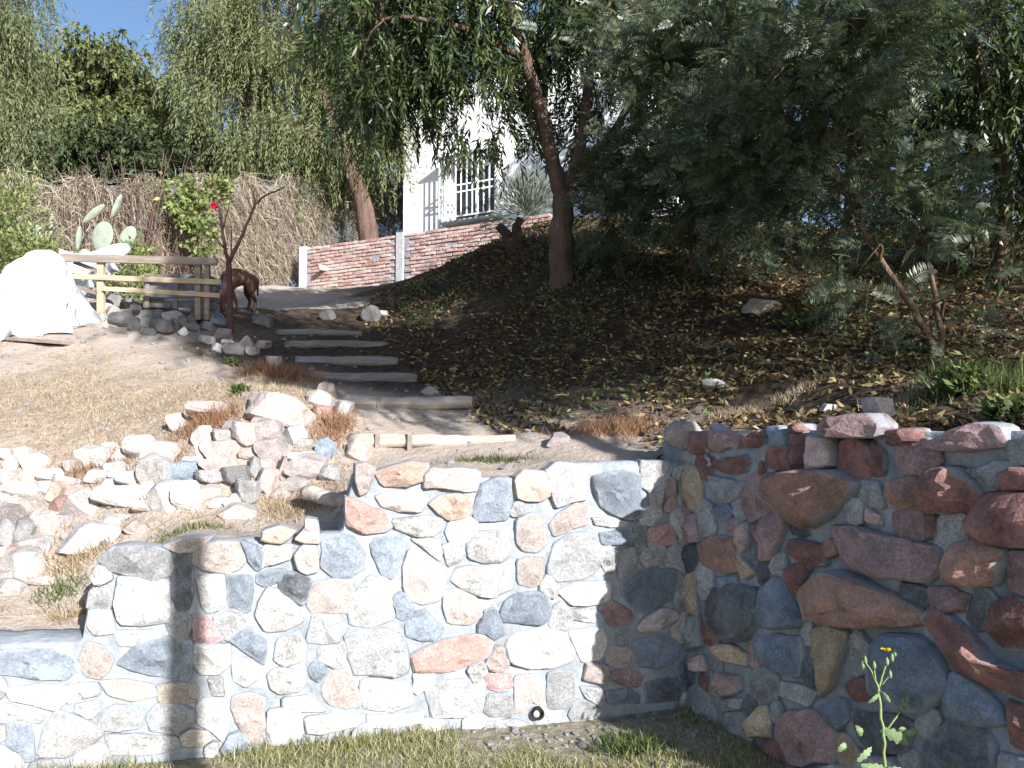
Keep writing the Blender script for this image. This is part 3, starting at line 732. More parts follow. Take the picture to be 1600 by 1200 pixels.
boulder(1292, 638, 28, 14, 'W', "small pale stone in the grass above the red stone wall")
boulder(1115, 602, 36, 18, 'W', "whitish stone on the shaded slope above the corner of the walls")
boulder(872, 688, 40, 22, 'M', "low mauve stone in weeds to the right of the lowest step")
boulder(672, 611, 34, 14, 'G', "flat grey stone lying behind the second log step")
boulder(1185, 480, 60, 26, 'T', "earth-coloured boulder half buried in the shaded mound")
boulder(560, 705, 40, 34, 'P', "weathered rose stone at the left end of the lowest log step")
# ------------------------------------------------------------------ log steps
M_LOG_SHADED = simple("shaded_log", (.19, .18, .175), .85, .35, 5, .7, .008, stretch=(.35, 3, 3))  # darker copy of the log wood, shade of the upper steps put into its colour
def log_step(label, L, Rr, th, seed, taper=.8, stakes=(), dl=0.0, mat=None, zoff=0.0):
    r = rng(seed); a = ground_px(*L); b = ground_px(*Rr)
    d = (a[1] + b[1]) / 2; a = at(L[0], L[1], d + dl); b = at(Rr[0], Rr[1], d - dl)
    rad = th * d / F / 2; n = 14; P = []; RR = []
    for i in range(n + 1):
        t = i / n; p = a + (b - a) * t; p = p + np.array([0, r.normal(0, .006), .010 * math.sin(t * 5 + seed) + r.normal(0, .003) + zoff]); P.append(p)
        RR.append(rad * (1 + (taper - 1) * t) * (1 + r.normal(0, .025)))
    RR[0] *= .93; RR[-1] *= .9
    t = thing("log_step", label, "log step", a, 0, "log steps up the slope")
    mb = MB(); mb.tube(P, RR, 14, r, .035); mb.build("log", mat or M_LOG, t, True)
    for s in stakes:
        p = a + (b - a) * s; mb = MB(); hh = rad * 2.3
        mb.beam(p + np.array([0, -rad * 1.08, -rad - .16]), p + np.array([.004, -rad * .98, rad * 1.12]), .028, .022); mb.build("stake", M_WOOD, t)
    return t
log_step("bleached log of the lowest step, pinned by two stakes", (548, 692), (806, 684), 26, 1, .55, (.17, .365), .04)
log_step("grey log of the second step up, cracked on its face", (532, 630), (738, 629), 23, 2, .85, (.3,))
log_step("half shaded log of the third step up", (478, 588), (652, 593), 19, 3, .9, mat=M_LOG_SHADED)
log_step("shaded log of the fourth step up, thicker than the one above", (462, 564), (622, 567), 19, 4, .9, mat=M_LOG_SHADED)
log_step("shaded log of the fifth step up", (448, 538), (606, 540), 14, 5, .9, mat=M_LOG_SHADED)
log_step("shaded thin log of the topmost step", (432, 521), (566, 521), 12, 6, .9, mat=M_LOG_SHADED)
lo = log_step("short grey log lying against the left end of the rose capstones", (478, 772), (545, 782), 24, 7, .95, dl=.1)
# ------------------------------------------------------------------ brick wall
def ldir(a): return np.array([math.cos(a), math.sin(a)])
BA = at(478, 389, 16.8); BD = np.array([.885, -.466]); BN = np.array([-.466, -.885]); BTOP = BA[2]
BM = np.array([[BD[0], -BN[0], 0], [BD[1], -BN[1], 0], [0, 0, 1]])
def bpt(s, z, dep=0.0): q = BA[:2] + BD * s + BN * dep; return np.array([q[0], q[1], z])
bw = thing("brick_wall", "low unplastered red brick wall with concrete columns before the house", "brick wall", bpt(0, gz(*bpt(0, 0)[:2])))
M_BRICK = NT("brick_clay"); _g = M_BRICK.n("ShaderNodeNewGeometry").outputs["Position"]; _i = M_BRICK.n("ShaderNodeObjectInfo").outputs["Random"]
_c = M_BRICK.ramp(_i, [(0, (.30, .15, .125)), (.35, (.38, .21, .175)), (.7, (.45, .305, .26)), (1, (.50, .40, .355))])
_n = M_BRICK.noise(_g, 14, 5); _c = M_BRICK.mix(M_BRICK.ramp(_n, [(.42, (0,) * 3), (.66, (.75,) * 3)]), _c, (.5, .44, .41)); M_BRICK.bsdf(_c, .9, M_BRICK.bump(_n, .5, .01), .15); M_BRICK = M_BRICK.m
r = rng(12); BL = 6.0
def col_s(px):   # distance along the wall for a photo column at its top
    k = ray(px, 380); A = np.array([[BD[0], -k[0]], [BD[1], -k[1]]]); return float(np.linalg.solve(A, -BA[:2])[0])
cs = col_s(629)
bm_ = bmesh.new(); bmesh.ops.create_cube(bm_, size=1.0); bmesh.ops.scale(bm_, vec=(.236, .12, .058), verts=bm_.verts)
bmesh.ops.bevel(bm_, geom=bm_.edges[:], offset=.006, segments=1, affect='EDGES')
brick_me = []
for k in range(4):
    me = bpy.data.meshes.new("brick"); b2 = bm_.copy(); rk = rng(k)
    for v in b2.verts: v.co += Vector(rk.normal(0, .0035, 3))
    b2.to_mesh(me); b2.free(); me.materials.append(M_BRICK); brick_me.append(me)
bm_.free(); nb_ = 0
for c in range(15):
    z = BTOP - .036 - c * .0725; s = .12 + (c % 2) * .125
    while s < BL:
        p = bpt(s, z, .0)
        if abs(s - cs) > .19 and s > .14 and z > gz(p[0], p[1]) - .05 and not ((c == 5 and abs(s - cs + .62) < .13) or (c == 4 and abs(s - cs - 1.2) < .13)) and nb_ < 300:
            o = link("brick", brick_me[int(r.integers(4))], None, bw); nb_ += 1
            q = bpt(s + r.normal(0, .006), z + r.normal(0, .003), r.normal(.03, .008)); o.matrix_basis = Matrix.Translation(Vector(q)) @ Matrix(BM.tolist()).to_4x4() @ Matrix.Rotation(r.normal(0, .012), 4, 'Y')
        s += .25
mb = MB(); mb.box(bpt(BL / 2, BTOP - .60, .005), (BL - .02, .13, 1.14), BM); mb.build("mortar", M_MORTAR, bw)
for s0, top in ((.0, .02), (cs, .03)):
    mb = MB(); mb.box(bpt(s0, BTOP + top - .65, .015), (.17, .19, 1.32), BM); mb.build("concrete_column", M_CONC if s0 else M_WHITE, bw)
mb = MB(); p = bpt(col_s(514), 0); pz = at(514, 421, p[1])[2]; q = bpt(col_s(514), pz); mb.tube([q + np.array([.05, .1, .0]), q + np.array([*(BN * .28), .0])], .055, 14); mb.build("drain_pipe", M_METALW, bw, True)
pb = ground_px(462, 441); mb = MB(); mb.tube([pb + np.array([-.22, 0, .10]), pb + np.array([.0, 0, .11]), pb + np.array([.25, 0.05, .12])], [.09, .11, .115], 14)
tag(mb.build("black_bucket", M_BLACK, None, True), "black bucket lying on its side by the white end column of the brick wall", "bucket")
# ------------------------------------------------------------------ house
HD = BD.copy(); HN = BN.copy(); HA = at(630, 350, 18.0); HZ = 4.2; HTOP = at(634, 150, 18.0)[2]
HM = np.array([[HD[0], -HN[0], 0], [HD[1], -HN[1], 0], [0, 0, 1]])
def hpt(s, z, dep=0.0): q = HA[:2] + HD * s + HN * dep; return np.array([q[0], q[1], z])
def h_s(px, py=300):
    k = ray(px, py); A = np.array([[HD[0], -k[0]], [HD[1], -k[1]]]); return float(np.linalg.solve(A, -HA[:2])[0])
HL = h_s(985); ws0, ws1 = h_s(706), h_s(778)
wd = hpt((ws0 + ws1) / 2, 0)[1]; wz0 = at(750, 343, wd)[2]; wz1 = at(740, 255, wd)[2]
hs = thing("white_house", "white-plastered house behind the brick wall with a barred window", "house", hpt(0, HZ))
T = .22
mb = MB()
for s0, s1, z0, z1 in ((0, ws0, HZ, HTOP), (ws1, HL, HZ, HTOP), (ws0, ws1, HZ, wz0), (ws0, ws1, wz1, HTOP)):
    mb.box(hpt((s0 + s1) / 2, (z0 + z1) / 2, -T / 2), (s1 - s0, T, z1 - z0), HM)
mb.build("wall", M_WHITE, hs)
mb = MB(); mb.box(hpt(.11, (HZ + HTOP) / 2, -T - 2.6), (.22, 5.2, HTOP - HZ), HM); mb.box(hpt(HL - .11, (HZ + HTOP) / 2, -T - 2.6), (.22, 5.2, HTOP - HZ), HM)
mb.box(hpt(HL / 2, (HZ + HTOP) / 2, -T - 5.3), (HL, .2, HTOP - HZ), HM); mb.build("side_wall", M_WHITE, hs)
mb = MB(); mb.box(hpt(HL / 2, HTOP - .45, -T - 2.6), (HL - .46, 5.18, .18), HM); mb.build("roof", M_CONC, hs)
mb = MB(); mb.box(hpt((ws0 + ws1) / 2, (wz0 + wz1) / 2, -1.4), (ws1 - ws0 + .8, .05, wz1 - wz0 + .8), HM); mb.build("dark_room_panel", M_DARKIN, hs)  # near-black panel stands in for the unlit room behind the window
win = MB()
for s, w in ((ws0 + .03, .06), (ws1 - .03, .06), ((ws0 + ws1) / 2, .06)): win.box(hpt(s, (wz0 + wz1) / 2, -.12), (w, .05, wz1 - wz0), HM)
for z in (wz0 + .03, wz1 - .03): win.box(hpt((ws0 + ws1) / 2, z, -.122), (ws1 - ws0 - .12, .046, .06), HM)
wf = win.build("window", M_METALW, hs)
gm = NT("window_glass"); gm.bsdf((.03, .035, .04), .06, None, .5); GLASS = gm.m
for k in (0, 1):
    s0 = ws0 + .06 + k * ((ws1 - ws0) / 2 - .03); s1 = s0 + (ws1 - ws0) / 2 - .09
    mb = MB(); mb.box(hpt((s0 + s1) / 2, (wz0 + wz1) / 2, -.125), (s1 - s0, .008, wz1 - wz0 - .12), HM); mb.build("pane", GLASS, wf)
mb = MB(); mb.box(hpt((ws0 + ws1) / 2, wz0 - .05, .06), (ws1 - ws0 + .3, .36, .07), HM); mb.build("sill", M_CONC, hs)
GP = .34; g0, g1 = ws0 - .12, ws1 + .12
mb = MB(); mb.box(hpt((g0 + g1) / 2, wz0 + .02, GP), (g1 - g0, .03, .03), HM); go = mb.build("window_grille", M_METALW, hs)
for z in (wz0 + .02, (wz0 + wz1) / 2 - .08, (wz0 + wz1) / 2 + .08, wz1 + .1):
    if z > wz0 + .1: mb = MB(); mb.box(hpt((g0 + g1) / 2, z, GP), (g1 - g0, .03, .03), HM); mb.build("grille_bar", M_METALW, go)
    for s in (g0, g1): mb = MB(); mb.box(hpt(s, z, GP / 2), (.03, GP - .032, .03), HM); mb.build("grille_bar", M_METALW, go)
nb = 11
for k in range(nb):
    s = g0 + (g1 - g0) * k / (nb - 1); mb = MB(); mb.box(hpt(s, (wz0 + wz1) / 2 + .06, GP + .002), (.022, .022, wz1 - wz0 + .08), HM); mb.build("grille_bar", M_METALW, go)
for s in (g0, g1):
    for dd in (.06, .13, .20, .27): mb = MB(); mb.box(hpt(s + .001, (wz0 + wz1) / 2 + .06, dd), (.02, .022, wz1 - wz0 + .08), HM); mb.build("grille_bar", M_METALW, go)
mb = MB(); mb.box(hpt((g0 + g1) / 2, wz1 + .14, .2), (g1 - g0 + .1, .44, .05), HM); mb.build("window_canopy", M_WHITE, hs)
# ------------------------------------------------------------------ rail fence, box, plastic sheets
FD = 9.9
fe = thing("rail_fence", "rough wooden rail fence of grey and yellow boards behind the stone pile", "fence", ground_px(158, 480))
def rail(name, a, b, th, mat, d=FD, dep=.03, yo=0):
    mb = MB(); mb.beam(at(a[0], a[1], d) + np.array([0, yo, 0]), at(b[0], b[1], d) + np.array([0, yo, 0]), dep, th * d / F); return mb.build(name, mat, fe)
rail("rail", (86, 404), (342, 410), 12, M_WOOD, yo=-.06); rail("rail", (88, 432), (348, 442), 8, M_WOOD_Y, yo=-.05); rail("rail", (164, 452), (346, 463), 7, M_WOOD_Y, yo=-.05)
for px, y0, y1, w in ((158, 408, 495, .085), (310, 404, 500, .07), (324, 410, 500, .06)):
    mb = MB(); mb.beam(at(px, y1, FD), at(px, y0, FD), w, .06); mb.build("post", M_WOOD_Y if px == 158 else M_WOOD, fe)
rail("brace", (112, 408), (162, 427), 6, M_WOOD, yo=.06); rail("brace", (94, 440), (160, 461), 6, M_WOOD, yo=.06)
bxm = NT("weathered_box"); _g = bxm.coord("Object"); _n = bxm.noise(_g, 5, 6, .65, .8)
bxm.bsdf(bxm.ramp(_n, [(.36, (.10, .095, .09)), (.55, (.19, .18, .17)), (.62, (.07, .16, .34)), (.70, (.22, .21, .2))]), .85, bxm.bump(_n, .4, .01)); bxm = bxm.m
bt = thing("wooden_crate", "weathered grey crate with flaking blue paint behind the rail fence", "crate", at(290, 487, 10.35))
c0 = at(288, 460, 10.5); w_ = 100 * 10.5 / F; h_ = 52 * 10.5 / F
for k in range(4):
    mb = MB(); mb.box(c0 + np.array([0, -.25, -h_ / 2 + (k + .5) * h_ / 4]), (w_, .025, h_ / 4 - .008)); mb.build("board", bxm, bt)
    for sg in (-1, 1): mb = MB(); mb.box(c0 + np.array([sg * (w_ / 2 - .013), .02, -h_ / 2 + (k + .5) * h_ / 4 - .002]), (.025, .50, h_ / 4 - .010)); mb.build("board", bxm, bt)
for sg in (-1, 0, 1): mb = MB(); mb.box(c0 + np.array([sg * (w_ / 2 - .06), -.275, 0]), (.06, .025, h_ + .02)); mb.build("batten", M_WOOD, bt)
pm = NT("plastic_film"); _n = pm.noise(pm.coord("Object"), 7, 4)
b_ = pm.n("ShaderNodeBsdfPrincipled"); b_.inputs["Base Color"].default_value = (.66, .67, .69, 1); b_.inputs["Roughness"].default_value = .32; b_.inputs["Specular IOR Level"].default_value = .5
t_ = pm.n("ShaderNodeBsdfTranslucent"); t_.inputs[0].default_value = (.75, .78, .82, 1); x_ = pm.n("ShaderNodeMixShader"); x_.inputs[0].default_value = .35
pm.l(pm.bump(_n, .25, .03), b_.inputs["Normal"]); pm.l(b_.outputs[0], x_.inputs[1]); pm.l(t_.outputs[0], x_.inputs[2]); pm.l(x_.outputs[0], pm.out.inputs[0]); M_FILM = pm.m
def tarp():
    """heap of white plastic: a ridged tent spreading to the ground with folds"""
    d = 9.35; k = d / F; nu, nv = 120, 34; V = []; Fc = []
    cx = at(28, 500, d)[0]; zb = ground_px(45, 520)[2]; apex = at(78, 390, d); r = rng(3)
    ph = r.uniform(0, 6, 6)
    for j in range(nv + 1):
        v = j / nv
        for i in range(nu):
            a = 2 * math.pi * i / nu
            tri = lambda q: 1 - 2 * abs(math.sin(q)); fold = 1 + (.25 + .75 * v) * (.15 * tri(3.5 * a + ph[0] + 1.2 * v) + .13 * tri(6.5 * a + ph[1] - 2 * v) + .09 * tri(11.5 * a + ph[2] + 3 * v) + .05 * fbm((math.cos(a) * 2, math.sin(a) * 2, v * 3), 2.2, 3))
            rx = (100 * k) * (v ** .75) * fold; ry = .75 * (v ** .75) * fold
            top = np.array([apex[0] - .14 * (1 - math.cos(a)) * .5 * (1 - v), apex[1], apex[2]])
            x = top[0] * (1 - v) + (cx) * v + rx * math.cos(a); y = apex[1] + ry * math.sin(a)
            z = apex[2] - (apex[2] - zb + .02) * (v ** 1.15) + .03 * math.sin(5 * a + 9 * v) * v * (1 - v) * 3 - .35 * (1 - v) * v * (math.cos(a) < -.2) * .6
            z = max(z, gz(x, y) - .03 if v > .9 else z)
            w_ = .045 * (abs(fbm((x * 1.3, y * 1.3, z * 1.1), 3.2, 3))) * 1.6; x += w_ * math.cos(a); y += w_ * math.sin(a)
            if v > .93: z = gz(x, y) + .015 + .02 * math.sin(9 * a)
            V.append((x, y, z))
    for j in range(nv):
        for i in range(nu): Fc.append((j * nu + i, (j + 1) * nu + i, (j + 1) * nu + (i + 1) % nu, j * nu + (i + 1) % nu))
    o = link("plastic_sheet", mesh("plastic_sheet", V, Fc, True), M_FILM); tag(o, "bright white plastic sheet heaped like a tent at the end of the rail fence", "plastic sheet")
    s = o.modifiers.new("thick", 'SOLIDIFY'); s.thickness = .004
tarp()
def hang_sheet():
    nu, nv = 40, 18; V = []; Fc = []
    for j in range(nv + 1):
        for i in range(nu + 1):
            u = i / nu; v = j / nv
            px = 92 + (198 + 9 * math.sin(v * 7) - 14 * v - 92) * u; py = 388 + 8 * math.sin(u * 5) + v * (88 - 45 * u) + (0 if v < .9 else 4 * math.sin(u * 20))
            p = at(px, py, 10.25 + .10 * math.sin(u * 16 + v * 3) * (.3 + v) + .06 * math.sin(u * 31) * v); V.append(p)
    for j in range(nv):
        for i in range(nu): Fc.append((j * (nu + 1) + i, j * (nu + 1) + i + 1, (j + 1) * (nu + 1) + i + 1, (j + 1) * (nu + 1) + i))
    o = link("plastic_sheet", mesh("plastic_sheet", V, Fc, True), M_FILM); tag(o, "translucent plastic sheet hanging behind the left rails of the fence", "plastic sheet")
    s = o.modifiers.new("thick", 'SOLIDIFY'); s.thickness = .004
hang_sheet()
a_ = ground_px(-20, 532); b_ = ground_px(108, 541); mb = MB(); mb.beam(a_ + np.array([0, 0, .035]), b_ + np.array([0, 0, .03]), .16, .04)
tag(mb.build("wood_plank", M_WOOD, None), "grey plank lying on bare dirt in front of the plastic sheet", "plank")
# ------------------------------------------------------------------ dog
def dog():
    base = ground_px(384, 488); k = base[1] / F
    cx = base[0] - .06; y0 = base[1]; z0 = base[2]
    # nodes: (image x offset m, depth offset m, height m, radius x, radius y)
    N = {}
    def nd(n, px, dz, py, rx, ry=None):
        px = 384 + (px - 384) * 1.1; py = 489 + (py - 489) * 1.14; p = at(px, py, y0 + dz); N[n] = (p, rx * 1.08, (ry or rx) * 1.08)
    nd('pelvis', 391, .10, 438, .125, .135); nd('loin', 379, .05, 437, .13, .135); nd('rib', 366, -.02, 441, .15, .15); nd('chest', 356, -.10, 447, .135, .15)
    nd('neck', 350, -.20, 459, .085, .09); nd('head', 349, -.30, 470, .058, .062); nd('muzzle', 352, -.37, 481, .034, .036); nd('nose', 354, -.40, 487, .022, .022)
    nd('ear_l', 343, -.27, 470, .014); nd('ear_l2', 341, -.29, 478, .010); nd('ear_r', 357, -.30, 469, .014); nd('ear_r2', 359, -.33, 476, .010)
    nd('thl', 395, .02, 452, .085, .09); nd('kl', 391, -.02, 461, .042); nd('hl', 398, .05, 473, .024); nd('pl', 396, .02, 484, .022); nd('tl', 393, -.04, 487, .022)
    nd('thr', 389, .20, 452, .08, .085); nd('kr', 384, .18, 461, .04); nd('hr', 390, .24, 472, .024); nd('pr', 388, .21, 481, .022); nd('tr', 385, .16, 484, .02)
    nd('shl', 357, -.14, 456, .055); nd('el', 360, -.12, 467, .036); nd('wl', 363, -.16, 477, .024); nd('fl', 364, -.16, 488, .024); nd('ftl', 361, -.21, 490, .022)
    nd('shr', 361, .04, 455, .052); nd('er', 367, .06, 466, .034); nd('wr', 371, .03, 476, .023); nd('fr', 373, .02, 484, .022); nd('ftr', 370, -.02, 486, .02)
    nd('tail0', 401, .17, 441, .022); nd('tail1', 401, .20, 455, .016); nd('tail2', 401, .14, 466, .010)
    E = "pelvis-loin loin-rib rib-chest chest-neck neck-head head-muzzle muzzle-nose head-ear_l ear_l-ear_l2 head-ear_r ear_r-ear_r2 pelvis-thl thl-kl kl-hl hl-pl pl-tl pelvis-thr thr-kr kr-hr hr-pr pr-tr chest-shl shl-el el-wl wl-fl fl-ftl rib-shr shr-er er-wr wr-fr fr-ftr pelvis-tail0 tail0-tail1 tail1-tail2".split()
    names = list(N); idx = {n: i for i, n in enumerate(names)}
    me = bpy.data.meshes.new("dog"); me.from_pydata([tuple(map(float, N[n][0])) for n in names], [tuple(idx[q] for q in e.split("-")) for e in E], [])
    o = bpy.data.objects.new("dog", me); COL.objects.link(o)
    o.modifiers.new("skin", 'SKIN')
    if not me.skin_vertices: pass
    sv = me.skin_vertices[0].data if len(me.skin_vertices) else None
    if sv is None:
        bpy.context.view_layer.objects.active = o; bpy.ops.mesh.customdata_skin_add(); sv = me.skin_vertices[0].data
    for i, n in enumerate(names): sv[i].radius = (N[n][1], N[n][2]); sv[i].use_root = (n == 'pelvis')
    o.modifiers["skin"].use_smooth_shade = True
    s = o.modifiers.new("sub", 'SUBSURF'); s.levels = 2; s.render_levels = 2
    dg = bpy.context.evaluated_depsgraph_get(); m2 = bpy.data.meshes.new_from_object(o.evaluated_get(dg)); o.modifiers.clear(); o.data = m2
    m2.polygons.foreach_set("use_smooth", [True] * len(m2.polygons)); m2.materials.clear(); m2.materials.append(simple("dog_coat", (.085, .036, .024), .6, .3, 14, .2, .004, .35))  # coat darkened to put the dog's shade into its colour
    lo = min((v.co.z for v in m2.vertices))
    tag(o, "reddish brown dog with lowered head beside the bare sapling", "dog")
dog()
# ------------------------------------------------------------------ vegetation helpers
def unit(a): return a / (np.linalg.norm(a, axis=-1, keepdims=True) + 1e-9)
def rdir(r, n): return unit(r.normal(size=(n, 3)))
def leaves(P, D, L, W, r, curl=.15):
    """lens-shaped folded leaves: base point, direction, length, width"""
    n = len(P); D = unit(D); S = unit(np.cross(D, rdir(r, n))); N = np.cross(S, D)
    L = np.broadcast_to(L, (n,))[:, None]; W = np.broadcast_to(W, (n,))[:, None]
    mid = P + D * L * .45 + N * L * curl * .3
    return np.stack([P, mid + S * W / 2, P + D * L + N * L * -curl * .3, mid - S * W / 2], 1)
def blob_points(r, blobs, n, clump=.35, ncl=60, shell=.5):
    """clumped points in a set of ellipsoids (c, radii)"""
    vol = np.array([np.prod(b[1]) for b in blobs]); pr = vol / vol.sum()
    k = r.choice(len(blobs), ncl, p=pr); C = np.array([blobs[i][0] for i in k]); Rr = np.array([blobs[i][1] for i in k])
    cl = C + rdir(r, ncl) * (r.uniform(shell, 1, (ncl, 1)) ** .6) * Rr
    i = r.integers(ncl, size=n); P = cl[i] + r.normal(size=(n, 3)) * clump * r.uniform(.4, 1.0, (n, 1))
    out = unit(P - C[i]); return P, out, cl
def strands(r, S, out, length, nl, droop=1.0, spread=.55):
    """hanging sprays: returns leaf base points and directions"""
    n = len(S); f = (np.arange(nl) + .5) / nl; L = length * r.uniform(.6, 1.15, (n, 1, 1))
    o = unit(out * np.array([1, 1, .25]) + r.normal(0, .35, (n, 3)))[:, None, :]
    down = np.array([0, 0, -1.0]); F_ = f[None, :, None]
    P = S[:, None, :] + o * L * F_ * (1 - .45 * F_) * .8 + down * L * droop * F_ ** 1.6
    T = unit(o * (1 - F_) + down * droop * 1.2 * F_)
    sd = unit(np.cross(np.broadcast_to(T, P.shape), rdir(r, n)[:, None, :])) * np.where(np.arange(nl) % 2, 1, -1)[None, :, None]
    D = unit(T + sd * spread + down * .35 + r.normal(0, .18, P.shape))
    return P.reshape(-1, 3), D.reshape(-1, 3)
def fronds(r, S, out, length, pairs=12, pin=.30, w=.032, droop=.5):
    """feathery bipinnate leaves: a rachis with paired narrow pinnae"""
    n = len(S); o = unit(out * np.array([1, 1, .5]) + r.normal(0, .45, (n, 3)) + np.array([0, 0, .15])); L = length * r.uniform(.6, 1.2, (n, 1))
    up = np.array([0, 0, 1.0]); side = unit(np.cross(o, up * .55 + r.normal(0, .75, (n, 3)) + np.array([.0, -.35, 0]))); nor = unit(np.cross(side, o))
    Q = []
    for k in range(pairs):
        f = (k + 1.2) / (pairs + 1); p = S + o * L * f - up * L * droop * f * f * .6; pl = L * pin * math.sin(math.pi * min(.95, .18 + f * .75)) ** .7
        T = unit(o - up * droop * f * 1.2)
        for sg in (-1, 1):
            d = unit(T * .55 + side * sg + nor * .12 - up * .25 + r.normal(0, .10, (n, 3))); q = unit(np.cross(d, nor)) * (w * L)
            Q.append(np.stack([p, p + d * pl * .5 + q, p + d * pl, p + d * pl * .5 - q], 1))
    tip = S + o * L - up * L * droop * .6; base = S; q = side * .003
    Q.append(np.stack([base + q, (base + tip) / 2 + up * L * droop * .15 + q, tip, (base + tip) / 2 + up * L * droop * .15 - q], 1))
    return np.concatenate(Q)
def blades(r, P, h, w, lean=.35):
    n = len(P); a = r.uniform(0, 6.283, n); s = np.stack([np.cos(a), np.sin(a), np.zeros(n)], 1) * (w * r.uniform(.6, 1.3, n))[:, None] / 2
    H = (h * r.uniform(.35, 1.25, n))[:, None]; l = r.normal(0, lean, (n, 3)); l[:, 2] = 1; tip = P + unit(l) * H
    return np.stack([P - s, P + s, tip], 1)
def B(px, py, d, rx, ry, rd): k = d / F; return (at(px, py, d), np.array([rx * k, rd, ry * k]))
def limb(mb, pts, r0, r1, r, n=9):
    pts = np.array(pts, float); k = len(pts); t = np.linspace(0, 1, (k - 1) * 4 + 1); tt = np.linspace(0, 1, k)
    P = np.stack([np.interp(t, tt, pts[:, i]) for i in range(3)], 1)
    for _ in range(2): P[1:-1] = (P[:-2] + 2 * P[1:-1] + P[2:]) / 4
    P[1:-1] += r.normal(0, min(.012, r0 * .22), P[1:-1].shape); mb.tube(P, r0 + (r1 - r0) * t ** .8, n, r, .08)
def twigs(mb, r, frm, targets, r0=.02):
    for q in targets:
        a = frm[np.argmin(((frm - q) ** 2).sum(1))]; m = (a + q) / 2 + r.normal(0, .12, 3) + np.array([0, 0, .1])
        limb(mb, [a, m, q], r0, .005, r, 5)
def ground_pts(r, n, x0, x1, y0, y1, f=None):
    x = r.uniform(x0, x1, n); y = r.uniform(y0, y1, n)
    if f is not None: k = f(x, y); x = x[k]; y = y[k]
    return np.stack([x, y, height(x, y)], 1)
def tree(name, label, cat="tree", base=None): return thing(name, label, cat, base if base is not None else (0, 0, 0))
G_OLIVE = leaf_mat("leaf_lance", [(0, (.035, .055, .024)), (.5, (.065, .095, .036)), (.85, (.10, .135, .05)), (1, (.17, .18, .055))], .3, .35, .5)
G_FERN = leaf_mat("leaf_feather", [(0, (.055, .08, .05)), (.5, (.095, .125, .08)), (.9, (.15, .18, .11)), (1, (.25, .23, .10))], .4, .4, .5)
G_PEP = leaf_mat("leaf_pepper", [(0, (.10, .12, .055)), (.5, (.16, .185, .085)), (1, (.25, .26, .13))], .3, .6, .2)
G_PEP2 = leaf_mat("leaf_pepper_pale", [(0, (.11, .13, .065)), (.5, (.16, .185, .09)), (1, (.23, .25, .13))], .3, .6, .2)
G_BUSH = leaf_mat("leaf_bush", [(0, (.08, .10, .04)), (.5, (.13, .155, .06)), (1, (.22, .22, .085))], .25, .5, .3)
G_DARK = leaf_mat("leaf_dark", [(0, (.03, .042, .022)), (.6, (.055, .078, .034)), (1, (.10, .12, .045))], .25, .5, .3)
G_LAV = leaf_mat("leaf_silver", [(0, (.12, .14, .12)), (1, (.26, .29, .24))], .2, .7, .1)
G_GRASS = leaf_mat("grass_lawn", [(0, (.11, .14, .045)), (.35, (.20, .21, .08)), (.65, (.36, .33, .17)), (1, (.50, .45, .30))], .3, .6, .2)
G_DRY = leaf_mat("grass_dry", [(0, (.22, .15, .09)), (.5, (.37, .285, .19)), (1, (.52, .45, .34))], .2, .8, .1)
G_RUST = leaf_mat("weed_rust", [(0, (.16, .075, .05)), (.5, (.28, .15, .09)), (1, (.40, .27, .16))], .2, .8, .1)
G_STRAW = leaf_mat("vine_straw", [(0, (.18, .14, .11)), (.5, (.31, .255, .20)), (1, (.47, .41, .33))], .15, .85, .1)
G_LITTER = leaf_mat("leaf_litter", [(0, (.04, .026, .016)), (.5, (.12, .08, .045)), (.85, (.25, .18, .09)), (1, (.42, .34, .18))], .15, .8, .15)
G_WEED = leaf_mat("leaf_weed", [(0, (.05, .08, .03)), (.5, (.09, .125, .045)), (.85, (.16, .19, .07)), (1, (.28, .26, .1))], .3, .5, .25)
G_VINE = leaf_mat("leaf_vine", [(0, (.10, .14, .05)), (.5, (.19, .24, .08)), (1, (.33, .34, .14))], .3, .5, .25)
# ------------------------------------------------------------------ the big tree on the mound
r = rng(21); tb = ground_px(875, 442); D4 = tb[1]
t4 = tree("shade_tree", "forked tree with reddish trunk and drooping lance leaves on the mound", base=tb)
mb = MB(); fork = at(882, 300, D4)
limb(mb, [tb - np.array([0, 0, .2]), at(877, 380, D4), fork], .155, .125, r, 14)
limb(mb, [fork - np.array([0, 0, .06]), at(858, 240, D4), at(842, 160, D4 - .1), at(822, 92, D4 - .2), at(800, 20, D4 - .3), at(770, -80, D4 - .4)], .105, .05, r, 11)
limb(mb, [fork - np.array([0, 0, .05]), at(900, 262, D4), at(912, 200, D4 + .1), at(922, 110, D4 + .2), at(930, 0, D4 + .4)], .09, .045, r, 10)
limb(mb, [at(897, 268, D4), at(940, 228, D4 - .1), at(975, 180, D4 - .3), at(1010, 110, D4 - .6)], .07, .03, r, 9)
limb(mb, [at(822, 92, D4 - .2), at(760, 60, D4 - .5), at(690, 30, D4 - .9), at(600, 30, D4 - 1.2)], .05, .018, r, 8)
limb(mb, [at(842, 160, D4 - .1), at(770, 100, D4), at(680, 95, D4 + .1), at(610, 110, D4)], .04, .014, r, 7)
mb.build("trunk", M_BARK_RED, t4, True)
bl = [B(560, 40, 8.3, 100, 110, .8), B(610, 120, 8.6, 100, 90, .7), B(545, 150, 8.2, 62, 70, .5), B(700, 40, 8.8, 140, 100, 1.0), B(735, 165, 9.0, 85, 75, .5), B(830, 10, 9, 130, 70, 1.0), B(790, 180, 9.3, 50, 60, .4),
      B(950, 40, 9.3, 120, 110, 1.1), B(935, 190, 9.8, 45, 90, .5), B(640, 140, 8.6, 60, 60, .5)]
S, out, cl = blob_points(r, bl, 2700, .24, 170, .35)
